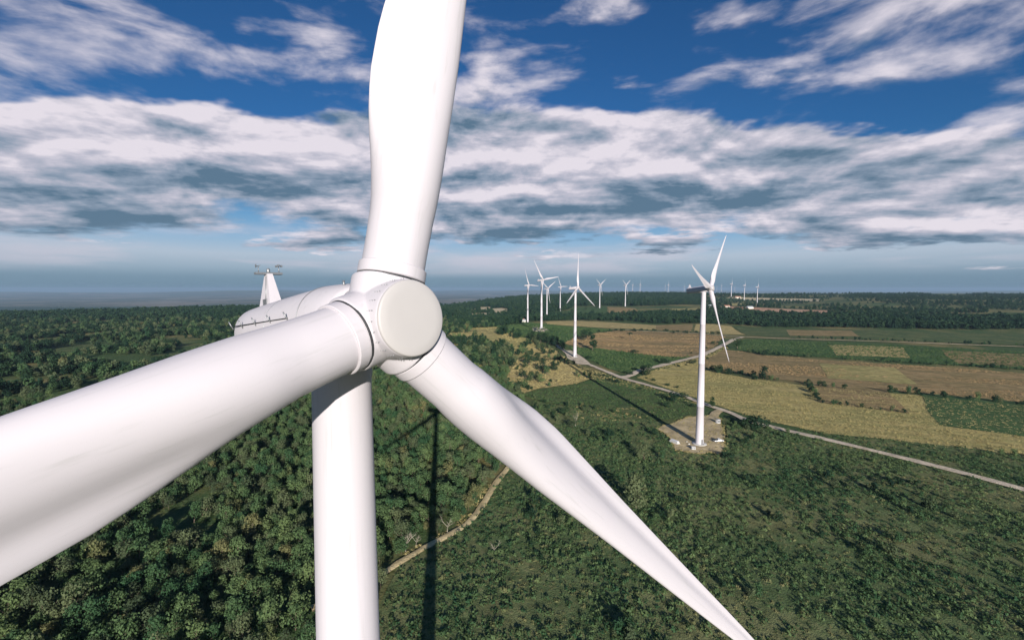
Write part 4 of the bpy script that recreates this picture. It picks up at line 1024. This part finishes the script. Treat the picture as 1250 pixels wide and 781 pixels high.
pickup(on_ground(877, 540, PADZ), R(8), 'white pickup truck parked at the right edge of the gravel pad')
def cabinet(loc, rz, label, d=(2.2, 1.4, 1.9)):
    e = empty('equipment_cabinet', loc, rz)
    small('body', M_CARW, e, ('b', (0, 0, d[2] / 2 + .15), d)); small('roof', M_CONC, e, ('b', (0, 0, d[2] + .21), (d[0] + .25, d[1] + .25, .12)))
    small('plinth', M_CONC, e, ('b', (0, 0, .02), (d[0] + .3, d[1] + .3, .26)))
    for s in (-1, 1): small('door', M_STEEL, e, ('b', (s * d[0] * .24, -d[1] / 2 - .02, d[2] / 2 + .15), (d[0] * .42, .04, d[2] * .8)))
    return tag(e, label, 'cabinet')
cabinet(on_ground(876.5, 517, PADZ), R(20), 'small white equipment cabinet at the upper right corner of the gravel pad')
cabinet(on_ground(846.5, 549, PADZ), R(-10), 'low white cabinet beside the steps at the foot of the big turbine', (1.8, 1.2, 1.1))
def slab_heap(loc, rz):
    e = empty('concrete_slab_stack', loc, rz)
    for k in range(5):
        small('slab', M_CONC if k % 2 else M_CARW, e, ('b', (random.uniform(-.15, .15), random.uniform(-.1, .1), .14 + .25 * k), (1.9 - .12 * k, 5.6 - .3 * k, .22), Matrix.Rotation(random.uniform(-.04, .04), 3, 'Z')))
    return tag(e, 'stack of white concrete slabs at the left edge of the gravel pad', 'slabs')
slab_heap(on_ground(823.5, 541, PADZ), R(28))
def sphere_rock(name, loc, s, label, seed):
    bm = bmesh.new(); bmesh.ops.create_icosphere(bm, subdivisions=2, radius=1.0)
    for v in bm.verts:
        k = 1 + .35 * mnoise.noise(v.co * 1.4 + Vector((seed, 0, 0))); v.co = Vector((v.co.x * s * 1.3 * k, v.co.y * s * k, v.co.z * s * .7 * k))
    me = bpy.data.meshes.new(name); bm.to_mesh(me); bm.free(); me.materials.append(M_CONC)
    o = link(name, me); o.location = loc + Vector((0, 0, s * .25)); return tag(o, label, 'rock', 'pale rocks left of the big turbine foot')
for k, (a, b_) in enumerate([(838.5, 540), (841, 543), (843, 546.5), (840, 546)]):
    sphere_rock('rock', on_ground(a, b_, PADZ), .35 + .12 * (k % 3), 'pale rock lying on the gravel just left of the big turbine foot', k * 3.1)

# ------------------------------------------------------------------ far houses
M_WALL = simple('house_plaster', (0.68, 0.64, 0.56), 0.9); M_ROOF = simple('house_roof', (0.40, 0.19, 0.12), 0.85, 0, .2, .4); M_TIN = simple('tin_roof', (0.60, 0.62, 0.63), 0.5, .2)
def house(px, py, w, l, hgt, rz, roof, label):
    loc = on_ground(px, py); e = empty('farm_house', loc, rz)
    small('wall', M_WALL, e, ('b', (0, 0, hgt / 2 - .5), (l, w, hgt + 1)))
    b = MB(); o = .6
    b.add([(-l / 2 - o, -w / 2 - o, hgt), (l / 2 + o, -w / 2 - o, hgt), (l / 2 + o, w / 2 + o, hgt), (-l / 2 - o, w / 2 + o, hgt), (-l / 2 - o, 0, hgt + w * .32), (l / 2 + o, 0, hgt + w * .32)],
          [(0, 1, 5, 4), (2, 3, 4, 5), (1, 2, 5), (3, 0, 4), (3, 2, 1, 0)])
    link('roof', b.mesh('roof', roof), e)
    for k in (-1, 0, 1):
        nm = 'door' if k == 0 else 'window'
        small(nm, M_GLASS, e, ('b', (k * l * .3, -w / 2 - .03, 1.5 if k else 1.05), (1.4, .06, 1.2 if k else 2.1)))
    return tag(e, label, 'house', 'far farm houses')
house(638.5, 393.0, 8, 10, 3, .2, M_TIN, 'white farm house just left of the leftmost standing turbine')
house(634, 392.2, 8, 22, 3.5, .1, M_ROOF, 'long red roofed farm house left of the leftmost standing turbine')
house(657, 391.0, 8, 13, 4, -.3, M_TIN, 'small pale farm house between two turbine towers behind the hedge')
house(868, 375, 12, 22, 5, .3, M_TIN, 'pale farm house just right of the big tower at the red earth field')
house(886, 375.5, 12, 24, 5, -.1, M_ROOF, 'red roofed farm house on the red earth field')
house(915, 377, 12, 20, 5, .2, M_TIN, 'pale farm house near the right end of the red earth field')
house(900, 364, 16, 34, 6, .1, M_ROOF, 'far red roofed house between the three distant right turbines')

# ------------------------------------------------------------------ the air
def haze():
    b = MB(); b.box((0, 0, -32), (108000, 108000, 360)); m = bpy.data.materials.new('hazy_air'); m.use_nodes = True
    t = m.node_tree; t.nodes.clear(); o = t.nodes.new('ShaderNodeOutputMaterial'); v = t.nodes.new('ShaderNodeVolumePrincipled')
    v.inputs['Color'].default_value = (0.36, 0.52, 0.70, 1); v.inputs['Density'].default_value = HAZE; v.inputs['Anisotropy'].default_value = 0.0
    t.links.new(v.outputs[0], o.inputs['Volume'])
    tag(link('haze', b.mesh('haze', m)), kind='stuff')
HAZE = 5.0e-5
haze()
